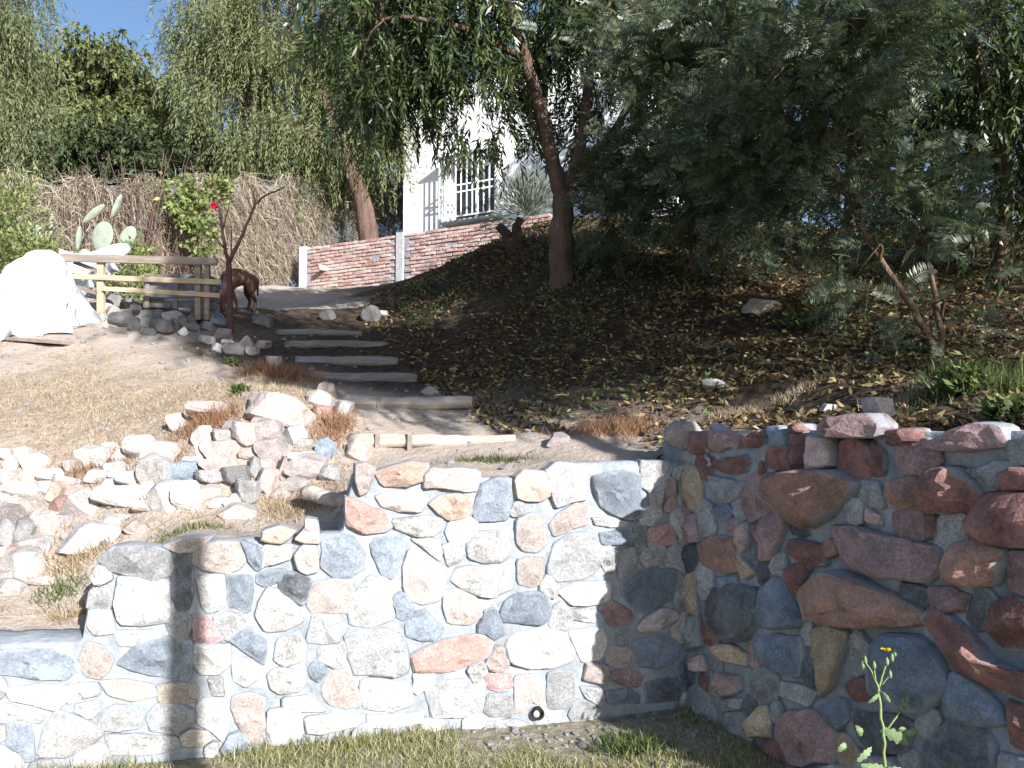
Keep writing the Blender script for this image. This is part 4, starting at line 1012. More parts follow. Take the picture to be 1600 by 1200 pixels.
mb = MB(); frm = np.array([at(*q) for q in [(822, 92, D4 - .2), (760, 60, D4 - .5), (690, 30, D4 - .9), (600, 30, D4 - 1.2), (770, 100, D4), (680, 95, D4), (610, 110, D4), (922, 110, D4 + .2), (975, 180, D4 - .3), (842, 160, D4)]])
twigs(mb, r, frm, cl[::2], .014); mb.build("branches", M_BARK, t4, True)
P, Dr = strands(r, S, out, .44, 13, .65, .75); link("crown", quads("crown", leaves(P, Dr, r.uniform(.09, .16, len(P)), r.uniform(.02, .032, len(P)), r)), G_OLIVE, t4)
# ------------------------------------------------------------------ feathery trees and the leafy tree on the right
def feathery(label, base, stem, blobs, n, seed, L=.26, ncl=110, cl_s=.24):
    r = rng(seed); t = tree("acacia_tree", label, base=base); mb = MB()
    for pts, r0, r1 in stem: limb(mb, pts, r0, r1, r, 9)
    frm = np.concatenate([np.array(p) for p, _, _ in stem]); S, out, cl = blob_points(r, blobs, n, cl_s, ncl, .2)
    twigs(mb, r, frm, cl, .013); mb.build("trunk", M_BARK, t, True)
    link("crown", quads("crown", fronds(r, S, out, L)), G_FERN, t); return t
ab = ground_px(1466, 556)
feathery("leaning feathery-leaved acacia growing above the red stone wall", ab,
    [([ab - np.array([0, 0, .15]), at(1455, 530, ab[1]), at(1420, 468, ab[1]), at(1375, 405, ab[1] + .05), at(1335, 330, ab[1] + .2), at(1290, 230, ab[1] + .4), at(1250, 110, ab[1] + .5)], .032, .012),
     ([ab - np.array([0, 0, .1]), at(1470, 500, ab[1] + .1), at(1445, 390, ab[1] + .1), at(1440, 380, ab[1] + .1)], .028, .012)],
    [B(1330, 300, 5.9, 120, 90, .6), B(1250, 170, 6.1, 130, 120, .7), B(1400, 420, 5.5, 85, 70, .4), B(1180, 250, 6.3, 110, 80, .6), B(1420, 330, 5.8, 70, 60, .4), B(1330, 80, 6.1, 130, 110, .7), B(1470, 500, 5.5, 40, 40, .3)], 2500, 31)
ab2 = ground_px(1085, 428)
feathery("feathery-leaved acacia leaning over the middle of the shaded mound", ab2,
    [([ab2 - np.array([0, 0, .15]), at(1080, 340, ab2[1]), at(1062, 250, ab2[1] - .2), at(1050, 130, ab2[1] - .5), at(1010, 20, ab2[1] - .8)], .06, .02), ([at(1062, 250, ab2[1] - .2), at(1130, 150, ab2[1] - .5), at(1180, 60, ab2[1] - .8)], .03, .012)],
    [B(1010, 100, 8.0, 95, 100, .8), B(1080, 170, 7.9, 90, 100, .7), B(1000, 250, 8.4, 90, 70, .6), B(1080, 310, 8.2, 110, 60, .6), B(960, 330, 8.7, 60, 60, .5), B(1150, 60, 7.6, 110, 90, .8), B(1180, 340, 8.0, 90, 60, .6)], 2900, 32, .28)
def leafy(name, label, base, stem, blobs, n, nl, seed, L, W, mat, ncl, cs, slen=.5, droop=.7, bark=None, shell=.3, twig=True):
    r = rng(seed); t = tree(name, label, base=base); mb = MB()
    for pts, r0, r1 in stem: limb(mb, pts, r0, r1, r, 10)
    S, out, cl = blob_points(r, blobs, n, cs, ncl, shell); frm = np.concatenate([np.array(p) for p, _, _ in stem])
    mb.build("trunk", bark or M_BARK, t, True)
    if twig: mb = MB(); twigs(mb, r, frm, cl, .016); mb.build("branches", bark or M_BARK, t, True)
    P, Dr = strands(r, S, out, slen, nl, droop); link("crown", quads("crown", leaves(P, Dr, r.uniform(L * .7, L * 1.25, len(P)), r.uniform(W * .7, W * 1.2, len(P)), r)), mat, t); return t
lb = ground_px(1560, 440)
leafy("leafy_tree", "tree with glossy lance leaves at the right of the leaning acacia", lb, [([lb - np.array([0, 0, .2]), at(1570, 330, lb[1]), at(1555, 200, lb[1] - .2), at(1520, 40, lb[1] - .4), at(1500, -80, lb[1] - .4)], .11, .03), ([at(1555, 200, lb[1] - .2), at(1620, 90, lb[1]), at(1680, 0, lb[1])], .05, .02)],
      [B(1520, 40, 7.3, 120, 110, .9), B(1560, 190, 7.3, 110, 110, .8), B(1480, 280, 7.4, 60, 60, .5), B(1590, 350, 7.2, 70, 90, .6), B(1440, 60, 7.6, 80, 90, .8), B(1660, 150, 7.5, 90, 200, 1.0)], 1500, 13, 41, .11, .028, G_OLIVE, 110, .24, .42, .75)
for (px, py, d, bls, sd, lab) in ((1090, 345, 13.5, [(1100, 60, 13.2, 110, 120, 1.4), (1110, 190, 13.4, 110, 100, 1.2), (1040, 270, 13.2, 90, 50, .8)], 51, "dark evergreen tree on the crest behind the middle acacia"),
                          (1330, 350, 13.0, [(1310, 40, 12.8, 200, 140, 1.6), (1250, 200, 13, 150, 110, 1.3), (1400, 200, 12.6, 140, 110, 1.3), (1320, 310, 12.3, 160, 50, .8)], 52, "dark evergreen tree on the crest behind the leaning acacia"),
                          (1620, 345, 12.8, [(1600, 40, 12.4, 180, 150, 1.6), (1580, 220, 12.4, 150, 120, 1.3), (1560, 330, 11.8, 150, 50, .8)], 53, "dark evergreen tree on the crest behind the glossy lance-leaved tree")):
    b0 = ground_px(px, py, 8); b0 = np.array([at(px, py, d)[0], d, gz(at(px, py, d)[0], d)])
    leafy("evergreen_tree", lab, b0, [([b0 - np.array([0, 0, .2]), at(px + 5, py - 120, d), at(px - 10, py - 260, d), at(px, py - 380, d)], .16, .04)], [B(*q) for q in bls], 950, 12, sd, .16, .055, G_DARK, 120, .38, .55, .6)
# trees right of the frame whose crowns shade the slope
def off_tree(label, x, y, blobs, n, seed, L=.13, W=.045, nl=12):
    b0 = np.array([x, y, gz(x, y)]); top = np.array(blobs[0][0])
    leafy("shade_tree", label, b0, [([b0 - np.array([0, 0, .2]), b0 + np.array([.1, .1, 1.6]), (b0 + top) / 2 + np.array([0, 0, .6]), top], .2, .06)], [(np.array(c, float), np.array(q, float)) for c, q in blobs], n, nl, seed, L, W, G_OLIVE, 130, .42, .6, .6)
off_tree("tall leafy tree standing on the lawn outside the corner of the red wall", 5.4, .9, [((5.3, .8, 6.2), (2.3, 2.0, 2.4)), ((6.5, 1.9, 5.3), (1.8, 1.5, 1.2)), ((4.9, .5, 5.8), (.9, .9, .9))], 600, 61)
off_tree("slender dense-crowned tree on the lawn beside the tall one", 3.9, -.2, [((3.6, .75, 6.5), (.95, 1.1, 1.35)), ((2.95, .2, 8.0), (.7, .9, .8)), ((4.2, 1.0, 5.7), (.8, .8, .7))], 2700, 63)
off_tree("tall leafy tree on the terrace above the return of the red wall", 9.2, 4.6, [((8.8, 4.0, 6.2), (2.6, 2.6, 2.6)), ((10.5, 3.5, 5.2), (2.0, 2.0, 2.0))], 650, 62)
# ------------------------------------------------------------------ trees behind the chain-link fence
def far_tree(name, label, px, d, blobs, n, seed, mat, L, W, nl=12, slen=.7, droop=1.0, stem=None, ncl=120, cs=.4, bark=None):
    x = at(px, 400, d)[0]; b0 = np.array([x, d, gz(x, d)]); top = blobs[0][0]
    leafy(name, label, b0, stem or [([b0 - np.array([0, 0, .2]), b0 * .7 + top * .3, top], .2, .05)], blobs, n, nl, seed, L, W, mat, ncl, cs, slen, droop, bark)
tp = at(588, 378, 17.6); tp[2] = gz(tp[0], tp[1])
far_tree("pepper_tree", "big grey-green pepper tree with leaning trunk behind the chain-link fence", 588, 17.6,
    [B(470, 40, 18.5, 170, 130, 2.0), B(400, 150, 18.2, 130, 110, 1.5), B(520, 190, 17.8, 110, 90, 1.3), B(345, 60, 19, 65, 110, 1.4), B(450, 240, 17.6, 110, 55, 1.0), B(590, 120, 18.6, 70, 130, 1.4), B(585, 240, 18.3, 45, 60, .8), B(350, 220, 18.3, 70, 60, 1.0)], 8600, 71, G_PEP, .14, .028, 13, .75, 1.0,
    [([tp - np.array([0, 0, .2]), at(570, 320, 17.5), at(545, 255, 17.4), at(520, 180, 17.6), at(480, 80, 18.2)], .26, .10), ([at(545, 255, 17.4), at(490, 220, 17.6), at(420, 160, 18)], .10, .04), ([at(545, 255, 17.4), at(580, 150, 18.2), at(590, 60, 18.6)], .1, .04)], 260, .42, M_BARK_RED)
far_tree("pepper_tree", "pale feathery pepper tree left of the dark bushy tree", 10, 17, [B(0, 60, 17, 60, 100, 1.3), B(-60, 120, 17, 90, 130, 1.4), B(30, 180, 16.6, 55, 80, 1.0), B(0, 260, 16.2, 70, 50, .8), B(10, -20, 17.2, 45, 60, 1.0)], 4600, 72, G_PEP2, .14, .028, 12, .8, 1.1, None, 110, .36)
far_tree("bushy_tree", "rounded olive-green bushy tree under the patch of sky", 165, 20.5, [B(160, 150, 20.5, 105, 85, 1.8), B(120, 140, 20.5, 70, 60, 1.4), B(215, 140, 20.8, 60, 50, 1.2), B(170, 220, 20, 120, 60, 1.4), B(110, 210, 19.6, 70, 60, 1.2), B(170, 105, 21, 60, 30, 1.2)], 3600, 73, G_BUSH, .15, .065, 11, .5, .4, None, 160, .36)
far_tree("bushy_tree", "dark leafy bush low behind the chain-link fence", 190, 17.3, [B(150, 245, 17.2, 110, 40, 1.0), B(250, 250, 17.4, 90, 45, 1.0), B(80, 260, 16.8, 60, 40, .8)], 1500, 74, G_DARK, .14, .06, 10, .4, .4, None, 80, .3)
far_tree("bushy_tree", "dark understorey bush below the big pepper tree behind the fence", 430, 21, [B(330, 270, 21, 90, 50, 1.0), B(430, 280, 21.5, 110, 50, 1.0), B(540, 285, 22, 100, 55, 1.0), B(620, 270, 22.5, 50, 70, 1.0)], 1700, 75, G_DARK, .16, .07, 10, .4, .4, None, 90, .36)
# ------------------------------------------------------------------ chain-link fence with its dry vines
FP = [(-170, 12.2), (60, 13.4), (190, 14.3), (318, 15.6), (420, 17.0), (516, 18.6), (640, 20.5)]
fpts = []
for px, d in FP:
    x = at(px, 400, d)[0]; fpts.append(np.array([x, d, gz(x, d)]))
ftop = [290, 288, 290, 288, 288, 286, 288]
cf = thing("chain_link_fence", "chain-link fence with concrete posts smothered in dry straw-coloured vines", "fence", fpts[3])
HT = [at(px, ty, d)[2] for (px, d), ty in zip(FP, ftop)]
for i, p in enumerate(fpts):
    mb = MB(); mb.box((p[0], p[1], (p[2] + HT[i]) / 2 - .1), (.09, .09, HT[i] - p[2] + .1)); mb.build("fence_post", M_CONC, cf)
def on_fence(t, v):
    i = np.minimum(t.astype(int), len(fpts) - 2); f = (t - i)[:, None]; A = np.array(fpts); H_ = np.array(HT)
    b = A[i] * (1 - f) + A[i + 1] * f; h = H_[i] * (1 - f[:, 0]) + H_[i + 1] * f[:, 0]; b = b.copy(); b[:, 2] = b[:, 2] + (h - b[:, 2]) * v; return b
Q = []
for k in range(520):
    t0 = k / 520 * (len(fpts) - 1)
    for sg in (-1, 1):
        t1 = t0 + sg * .30
        if 0 < t1 < len(fpts) - 1.01 and t0 < len(fpts) - 1.01:
            a = on_fence(np.array([t0]), np.array([.0]))[0]; b = on_fence(np.array([t1]), np.array([1.0]))[0]; w = np.array([.0015, 0, 0]); Q.append([a - w, a + w, b + w, b - w])
o = link("wire_mesh", quads("wire_mesh", np.array(Q)), simple("galvanised_wire", (.35, .36, .37), .5, .1), cf); o["kind"] = "stuff"
r = rng(81); n = 42000; t = r.uniform(0, len(fpts) - 1.02, n); cov = .92 + .08 * np.sin(t * 9)
v = r.beta(1.15, 1.15, n) * cov + .10; v[:9000] = r.uniform(.02, .4, 9000); A0 = on_fence(t, v) + np.stack([r.normal(0, .05, n), -np.abs(r.normal(0, .16, n)) - .03, r.normal(0, .03, n)], 1)
L_ = r.uniform(.15, .6, n)[:, None]; dr = np.stack([r.normal(0, .42, n), r.normal(-.12, .2, n), -np.abs(r.normal(.8, .5, n)) + .25], 1); dr = unit(dr)
w_ = unit(np.cross(dr, rdir(r, n))) * r.uniform(.003, .0075, n)[:, None]; mid = A0 + dr * L_ * .5 + r.normal(0, .03, (n, 3)); end = A0 + dr * L_ + np.array([0, 0, -1]) * L_ * .2
k_ = end[:, 2] < height(end[:, 0], end[:, 1]) - .03
Q = np.concatenate([np.stack([A0 - w_, A0 + w_, mid + w_, mid - w_], 1), np.stack([mid - w_, mid + w_, end + w_ * .3, end - w_ * .3], 1)[~k_]])
o = link("dry_vines", quads("dry_vines", Q), G_STRAW, cf); o["kind"] = "stuff"
# a few thicker bare stems arching over the fence
for k, (px, d) in enumerate([(255, 14.3), (225, 14.1), (285, 14.6), (130, 13.6), (180, 13.9)]):
    rr = rng(90 + k); t_ = tree("bare_shrub", ["reddish bare-twigged shrub arching above the dry vines by the green creeper", "bare twig shrub beside the reddish one above the fence", "thin bare shrub between the creeper and the reddish twigs", "grey bare shrub leaning over the fence behind the cactus", "tangled bare shrub over the fence right of the cactus"][k], "shrub", at(px, 380, d))
    b0 = at(px, 400, d); b0[2] = gz(b0[0], b0[1]); mb = MB()
    for j in range(9): e = at(px + rr.uniform(-60, 60), rr.uniform(225, 290), d - .1); limb(mb, [b0, (b0 + e) / 2 + rr.normal(0, .12, 3), e, e + np.array([rr.normal(0, .2), 0, -rr.uniform(0, .15)])], .014, .004, rr, 4)
    mb.build("stems", M_BARK_RED if k < 2 else M_TWIG, t_, True)
def clump(name, label, cat, blobs, n, seed, L, W, mat, ncl=40, cs=.12, up=.3, group=None):
    r = rng(seed); S, out, cl = blob_points(r, blobs, n, cs, ncl, .1); S[:, 2] = np.maximum(S[:, 2], height(S[:, 0], S[:, 1]) + .005)
    D = unit(out + rdir(r, n) * .8 + np.array([0, 0, up])); o = link(name, quads(name, leaves(S, D, r.uniform(L * .6, L * 1.3, n), r.uniform(W * .7, W * 1.2, n), r)), mat); return tag(o, label, cat, group)
clump("climbing_vine", "green climbing vine on the chain-link fence behind the sapling", "vine", [B(285, 300, 14.3, 30, 26, .2), B(300, 335, 14.3, 22, 28, .2), B(315, 375, 14.3, 18, 30, .2), B(330, 296, 14.5, 28, 14, .2)], 1500, 91, .11, .075, G_VINE)
clump("yellow_bush", "sunlit yellow-green bush left of the prickly pear cactus", "bush", [B(15, 330, 12, 45, 45, .5), B(20, 400, 11.8, 50, 50, .5), B(65, 400, 12, 30, 30, .4)], 2600, 92, .10, .04, G_VINE, 60, .16)
clump("yellow_bush", "low yellow-green bush seen between the rails of the fence", "bush", [B(205, 445, 11.2, 35, 30, .3), B(230, 470, 11, 30, 20, .3), B(215, 410, 11.4, 25, 20, .3)], 1300, 93, .09, .04, G_VINE, 40, .12)
# ------------------------------------------------------------------ cactus
M_CACT = simple("cactus_skin", (.24, .275, .215), .6, .18, 10, .25, .01, .3)
def pad(px, py, w, h, rot, d, parent, yaw=0):
    k = d / F; bm = bmesh.new(); bmesh.ops.create_uvsphere(bm, u_segments=16, v_segments=10, radius=1)
    for v in bm.verts: v.co = Vector((v.co.x * w * k / 2 * (1 - .18 * (v.co.z < 0) * abs(v.co.z)), v.co.y * .03, v.co.z * h * k / 2))
    me = bpy.data.meshes.new("pad"); bm.to_mesh(me); bm.free(); me.polygons.foreach_set("use_smooth", [True] * len(me.polygons))
    M = Matrix.Translation(Vector(at(px, py, d))) @ Matrix.Rotation(R(rot), 4, 'Y') @ Matrix.Rotation(R(yaw), 4, 'Z'); me.transform(M); return link("pad", me, M_CACT, parent)
ca = thing("prickly_pear", "prickly pear cactus with broad pale pads behind the plastic sheet", "cactus", ground_px(165, 470))
for q in ((160, 370, 40, 56, 8, 0), (199, 371, 26, 44, 28, 20), (146, 334, 14, 50, 48, 30), (123, 372, 12, 44, 4, 70), (182, 322, 12, 46, 22, 60), (165, 420, 44, 60, 0, 10), (190, 410, 30, 46, 18, 20), (135, 410, 30, 50, -14, 10)): pad(*q[:2], q[2] * .88, q[3] * .9, q[4], 11.4, ca, q[5])
ca2 = thing("prickly_pear", "small prickly pear cactus half hidden in the yellow-green bush", "cactus", ground_px(55, 470))
for q in ((55, 366, 34, 46, -28, 10), (80, 352, 8, 50, 2, 70), (62, 415, 34, 56, -6, 10)): pad(*q[:2], q[2] * .8, q[3] * .8, q[4], 12.7, ca2, q[5])
# ------------------------------------------------------------------ sapling
sb = ground_px(360, 522); ds = sb[1]; r = rng(33)
sp = tree("bare_sapling", "leafless dark sapling with one red flower beside the dog", base=sb); mb = MB()
limb(mb, [sb - np.array([0, 0, .1]), at(359, 460, ds), at(357, 412, ds)], .045, .036, r, 8)
for pts, a, b in (([(357, 412), (350, 380), (345, 335), (338, 300), (335, 285)], .02, .006), ([(357, 412), (372, 380), (386, 350), (399, 318), (418, 304), (446, 292)], .022, .006), ([(399, 318), (395, 300), (388, 286)], .010, .004),
                  ([(352, 390), (335, 370), (322, 345)], .010, .004), ([(361, 405), (362, 370), (361, 345)], .008, .003), ([(348, 360), (358, 320), (362, 300)], .007, .003), ([(386, 350), (396, 352), (400, 350)], .005, .003)):
    limb(mb, [at(x, y, ds + r.normal(0, .03)) for x, y in pts], a * 1.25, b * 1.4, r, 6)
mb.build("trunk", M_TWIG, sp, True)
fl = at(335, 321, ds); n = 26; rr = rng(5); link("flower", quads("flower", leaves(np.repeat(fl[None], n, 0), rdir(rr, n), .055, .04, rr)), simple("petal_red", (.55, .02, .05), .6, .15), sp)
# ------------------------------------------------------------------ stump, silver bush, thistle
stb = at(803, 402, 11.3); stb[2] = gz(stb[0], stb[1]); r = rng(44); stp = tree("tree_stump", "dark broken stump with jagged tips left of the forked tree", "stump", stb); mb = MB()
limb(mb, [stb - np.array([0, 0, .2]), at(800, 375, 11.3), at(778, 352, 11.3)], .15, .06, r, 8); limb(mb, [stb - np.array([.0, 0, .2]), at(808, 370, 11.25), at(812, 340, 11.25)], .14, .05, r, 8); limb(mb, [stb + np.array([.05, 0, -.2]), at(825, 385, 11.3), at(838, 365, 11.3)], .12, .04, r, 8)
mb.build("trunk", M_TWIG, stp, True)
r = rng(45); lvb = at(825, 345, 14.3); n = 2600; a = r.uniform(0, 6.28, n); el = np.abs(r.normal(0, .75, n)); D = np.stack([np.cos(a) * np.sin(el), np.sin(a) * np.sin(el), np.cos(el)], 1)
S = lvb + D * r.uniform(.15, .72, n)[:, None] * np.array([.95, .8, 1.15])
tag(link("silver_bush", quads("silver_bush", leaves(S, D + r.normal(0, .25, (n, 3)), r.uniform(.12, .26, n), .022, r)), G_LAV), "rounded silver-grey bush in front of the house window", "bush")
def thistle():
    b = ground_px(1383, 1204); d = b[1] if b[1] < 3.4 else 3.0; d = 2.92; b = at(1383, 1212, d); b[2] = 0.0; t = tree("sow_thistle", "tall sow thistle with one yellow flower in front of the red stone wall", "plant", b); r = rng(9)
    mb = MB(); g = lambda x, y, dd=0: at(x, y, d + dd)
    for pts, a, c in (([(1383, 1225), (1382, 1160), (1376, 1110), (1373, 1075)], .006, .0045), ([(1373, 1075), (1364, 1052), (1352, 1035)], .004, .0025), ([(1373, 1075), (1380, 1052), (1387, 1030)], .004, .0028), ([(1383, 1145), (1400, 1120), (1416, 1096)], .004, .0025), ([(1368, 1063), (1366, 1045)], .003, .002), ([(1378, 1070), (1390, 1056)], .002, .0015), ([(1387, 1034), (1396, 1024)], .002, .0015)):
        limb(mb, [g(x, y, r.normal(0, .008)) for x, y in pts], a, c, r, 6)
    mb.build("stem", simple("thistle_stem", (.20, .27, .10), .6, .2), t, True)
    gm_ = simple("thistle_leaf", (.17, .24, .12), .6, .25)
    def lf(x, y, ang, L, W, yaw):
        c = g(x, y); dv = np.array([math.cos(ang), math.sin(yaw) * .5, math.sin(ang)]); dv /= np.linalg.norm(dv); sv = np.cross(dv, [0, 1, 0.25]); sv /= np.linalg.norm(sv); V = []; k = 9
        for i in range(k + 1):
            f = i / k; w = W * math.sin(math.pi * min(.97, f * .85 + .12)) * (1.0 if i % 2 else .62); p = c + dv * L * f + np.array([0, -.015 * math.sin(f * 3), -.03 * f * f]); V += [p + sv * w, p + np.array([0, -.004, 0]), p - sv * w]
        F_ = []
        for i in range(k): F_ += [(3 * i, 3 * i + 1, 3 * i + 4, 3 * i + 3), (3 * i + 1, 3 * i + 2, 3 * i + 5, 3 * i + 4)]
        link("leaf", mesh("leaf", V, F_, True), gm_, t)
    for q in ((1376, 1140, -.25, .11, .028, 0), (1408, 1150, .5, .09, .018, .5), (1405, 1145, 1.5, .06, .016, -.4), (1374, 1085, 3.3, .05, .012, .3), (1374, 1080, -.4, .04, .010, -.5), (1340, 1190, .9, .10, .018, .4), (1345, 1150, 1.8, .07, .014, .3), (1345, 1195, -.3, .10, .02, .2), (1310, 1175, 1.2, .07, .016, .1), (1384, 1205, 2.6, .10, .02, .2), (1378, 1205, .5, .09, .02, -.3)): lf(*q)
    for x, y in ((1352, 1034), (1348, 1042), (1366, 1042), (1394, 1030), (1398, 1022), (1391, 1056), (1386, 1036), (1417, 1096), (1411, 1100), (1415, 1106), (1408, 1108)):
        mb = MB(); p = g(x, y, -.004); mb.tube([p + np.array([0, 0, -.010]), p, p + np.array([0, 0, .012]), p + np.array([0, 0, .022])], [.003, .0075, .006, .0015], 8); mb.build("bud", gm_, t, True)
    p = g(1384, 1016); a = np.linspace(0, 6.28, 30, endpoint=False); link("flower", quads("flower", leaves(np.repeat(p[None], 30, 0), np.stack([np.cos(a), np.sin(a), .35 + .2 * np.sin(a * 7)], 1), .021, .008, r)), simple("petal_yellow", (.75, .58, .01), .6, .1), t)
thistle()
# ------------------------------------------------------------------ ground cover
r = rng(101)
lowf = lambda x, y: lower_mask(x, y, -.02) & ~((x > line_r(y) - .02) & (y > 2.4))
P = ground_pts(r, 130000, -3.2, 2.6, 2.0, 4.45, lowf); dn = np.array([fbm((p[0], p[1], 0), 1.6, 3) for p in P]); wy = (line_l(P[:, 0]) - P[:, 1]); bare = np.exp(-((P[:, 0] - .35) / .55) ** 2 - (wy / .28) ** 2)
k = (dn + r.normal(0, .25, len(P)) > -.28 + bare * 1.2); P = P[k]; fb = dn[k] + .15
tag(link("lawn_grass", tris("lawn_grass", blades(r, P, .042 + .06 * np.exp(-np.abs(line_l(P[:, 0]) - P[:, 1]) / .15) * (fb > 0), .0055, .7)), G_GRASS), "short yellowing grass at the foot of the stone walls", "grass", kind="stuff")
pathx = lambda y: np.interp(y, [4, 5.3, 6.6, 8, 9.3, 11, 13, 16], [-.5, -.55, -1.0, -1.5, -2.0, -2.7, -3.6, -4.2])
P = ground_pts(r, 90000, -6.5, .8, 4.0, 9.0, lambda x, y: ~lower_mask(x, y, .25)); dn = np.array([fbm((p[0], p[1], 3), 1.3, 3) for p in P]); ring = np.exp(-((P[:, 1] - 6.2) / 1.0) ** 2)
k = (dn + ring * .75 + r.normal(0, .25, len(P)) > .45) & (P[:, 0] < pathx(P[:, 1]) - .55); k |= (P[:, 1] < 5.0) & (P[:, 0] < -.9) & (dn + r.normal(0, .3, len(P)) > .15); P = P[k]
tag(link("dry_grass", tris("dry_grass", blades(r, P, .055, .006, .9)), G_DRY), "dry straw-coloured turf on the sunny yard and bank", "grass", kind="stuff")
P = ground_pts(r, 85000, -2.2, 7.5, 2.8, 12.5, lambda x, y: ~lower_mask(x, y, .3) & (x > pathx(y) + .5 + .9 * (y < 5.4))); dn = np.array([fbm((p[0], p[1], 7), 1.1, 3) for p in P])
P1 = P[dn + r.normal(0, .2, len(P)) > -.25]; D = rdir(r, len(P1)) * np.array([1, 1, .35]); D[:, 2] = np.abs(D[:, 2])
tag(link("leaf_litter", quads("leaf_litter", leaves(P1 + np.array([0, 0, .008]), D, r.uniform(.03, .085, len(P1)), r.uniform(.012, .032, len(P1)), r)), G_LITTER), "fallen brown leaves carpeting the shaded mound", "leaf litter", kind="stuff")
P = ground_pts(r, 24000, -1.8, 7.5, 3.0, 12, lambda x, y: ~lower_mask(x, y, .3) & (x > pathx(y) + .9)); dn = np.array([fbm((p[0], p[1], 11), .9, 3) for p in P]); P2 = P[dn + r.normal(0, .2, len(P)) > .05]
D = rdir(r, len(P2)) * np.array([1, 1, .6]); D[:, 2] = np.abs(D[:, 2]) + .25
tag(link("ground_cover", quads("ground_cover", leaves(P2 + np.stack([0 * P2[:, 0], 0 * P2[:, 0], r.uniform(0, .07, len(P2))], 1), D, r.uniform(.03, .075, len(P2)), r.uniform(.012, .028, len(P2)), r)), G_WEED), "low green weeds creeping over the shaded mound", "ground cover", kind="stuff")
def tuft(px, py, rx, ry, n, h, w, mat, label, name="weed_tuft", cat="weeds", seed=0, group=None):
    r = rng(seed); g = ground_px(px, py); k = g[1] / F
    x = g[0] + r.normal(0, rx * k * .5, n); y = g[1] + r.normal(0, ry * k * 1.2, n); P = np.stack([x, y, height(x, y)], 1)
    P = P[~lower_mask(x, y, .2)] if g[2] > .3 else P
    tag(link(name, tris(name, blades(r, P, h, w, .75)), mat), label, cat, group, "stuff")
tuft(440, 588, 55, 22, 1500, .17, .007, G_RUST, "big rust-brown dry weed clump beside the third log step", seed=1)
tuft(525, 668, 30, 24, 800, .13, .006, G_RUST, "rust-brown weeds at the left end of the lowest log step", seed=2)
tuft(325, 662, 55, 14, 900, .12, .006, G_RUST, "rust-brown weeds along the top of the dry stone wall", seed=3)
tuft(150, 735, 50, 20, 900, .11, .006, G_RUST, "rust-brown weeds growing among the pale rubble", seed=4)
tuft(250, 745, 30, 26, 500, .10, .006, G_RUST, "dry weeds between the rubble bank and the dry stone wall", seed=5)
tuft(130, 865, 50, 20, 1400, .08, .007, G_DRY, "straw-coloured dry weeds behind the rounded grey capstone", seed=6)
tuft(100, 925, 40, 14, 400, .06, .006, G_WEED, "green grass tuft at the step in the stone wall", seed=7)
tuft(110, 965, 40, 8, 600, .05, .006, G_DRY, "dry weeds on the lowest wall top beside the step", seed=8)
tuft(460, 795, 60, 14, 1300, .07, .006, G_DRY, "dry grass tuft behind the orange capstone", seed=9)
tuft(300, 825, 80, 8, 600, .035, .005, G_WEED, "greenish grass along the back of the stepped wall", seed=10)
tuft(960, 672, 70, 12, 1100, .11, .006, G_RUST, "rust-brown weeds behind the corner of the two walls", seed=11)
tuft(1180, 642, 120, 7, 1400, .06, .006, G_DRY, "sunlit dry grass strip along the top of the red wall", seed=12)
tuft(1540, 610, 90, 22, 1500, .15, .007, G_WEED, "lush green grass above the right part of the red wall", seed=13)
tuft(1430, 625, 60, 14, 900, .08, .006, G_DRY, "yellowish grass behind the squarish mauve boulder", seed=14)
tuft(770, 722, 60, 6, 400, .06, .006, G_WEED, "short grass behind the rose capstones of the wall", seed=15)
tuft(985, 1170, 60, 16, 700, .07, .010, G_WEED, "bluish green weeds on the lawn near the wall corner", seed=16)
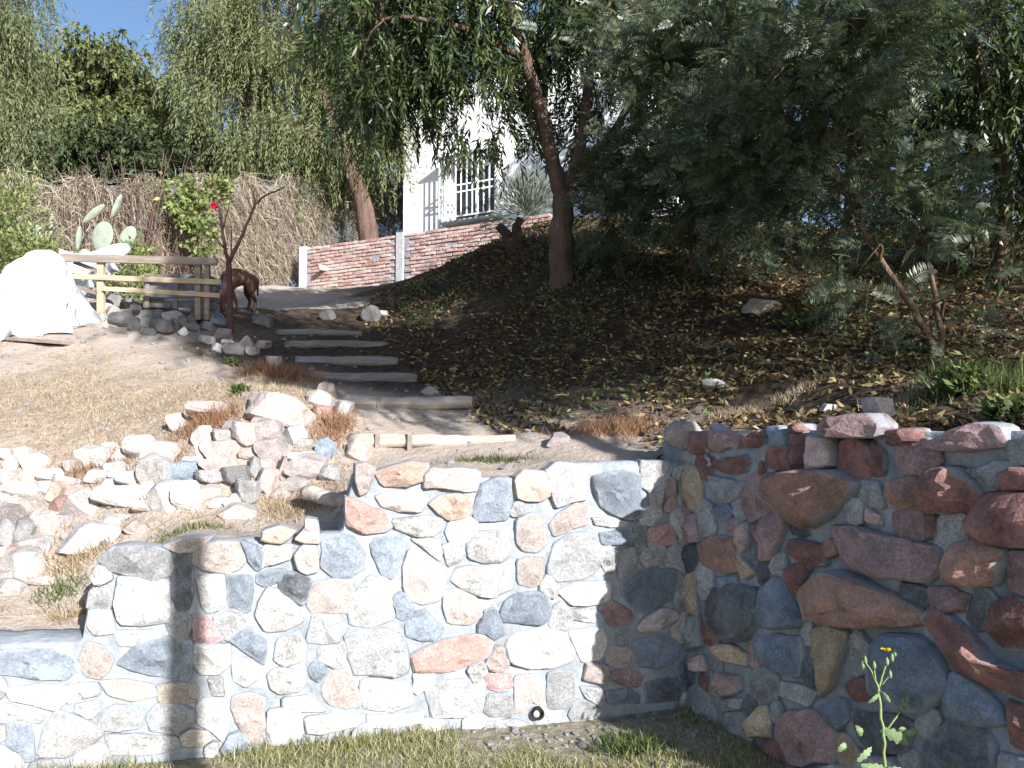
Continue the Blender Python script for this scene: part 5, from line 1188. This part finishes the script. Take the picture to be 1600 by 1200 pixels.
for q in ((375, 607, 7.0, 18, 11, "bright green leafy weed above the dry stone wall", 201), (366, 564, 8.3, 16, 8, "small green weed below the sapling's stones", 202), (1500, 590, 4.5, 60, 30, "pale blue-green leafy weed in the grass above the red wall", 203), (1570, 640, 3.5, 50, 20, "dark green leafy weed hanging over the red wall's top", 204), (1250, 500, 6.9, 40, 18, "broad green weed on the shaded mound", 205)):
    g = ground_px(q[0], q[1] + q[4]); k = g[1] / F; rr = rng(q[6]); n = int(160 + q[3] * 3); hh = q[4] * k * 1.6; f = rr.uniform(0, 1, n)
    S = g + np.stack([rr.normal(0, .012 + q[3] * k * .22, n), rr.normal(0, .012 + q[3] * k * .2, n), f * hh * .8], 1); D = rdir(rr, n) * np.array([1, 1, .5]) + np.array([0, 0, .55])
    o = link("leafy_weed", quads("leafy_weed", leaves(S, D, rr.uniform(.5, 1, n) * (.03 + q[3] * k * .4), rr.uniform(.012, .024, n), rr)), G_WEED); tag(o, q[5], "weeds")
# scattered pebbles on path and bank
r = rng(111); Q = []
V0 = np.array([v.co[:] for v in rock_mesh(3, 1).vertices]); F0 = [tuple(p.vertices) for p in rock_mesh(3, 1).polygons]; mbp = MB()
P = np.concatenate([ground_pts(r, 420, -5.5, 1.0, 4.2, 10, lambda x, y: ~lower_mask(x, y, .25) & (x < pathx(y) + 1.2)), ground_pts(r, 260, -.6, 1.1, 3.9, 4.45, lowf)])
for p in P: s = (abs(r.normal(.012, .010)) + .006) * (.5 if p[2] < .1 else .8); a = r.uniform(0, 6.28); Rm = np.array([[math.cos(a), -math.sin(a), 0], [math.sin(a), math.cos(a), 0], [0, 0, 1]]); mbp.add((V0 * np.array([1.2, .9, .7]) * s) @ Rm.T + p + np.array([0, 0, s * .3]), F0)
tag(mbp.build("pebbles", DRY['G'], None), "small pebbles scattered over the path, bank and wall foot", "pebbles", kind="stuff")
# post behind the camera whose shadow falls across the sunlit wall
wp = PL.px(290, 1000); w0 = PL.pt(wp[0], 0, 0); q = w0[:2] + SH * 6.2; zt = top_left(wp[0]) + .02 + 6.2 * math.tan(SUN_EL)
pt = thing("wooden_post", "tall round wooden post on the lawn casting its shadow on the wall", "post", (q[0], q[1], 0)); mb = MB(); mb.tube([(q[0], q[1], -.3), (q[0], q[1], 1.5), (q[0], q[1], zt)], [.085, .082, .078], 16, rng(2), .03); mb.build("pole", M_WOOD, pt, True)
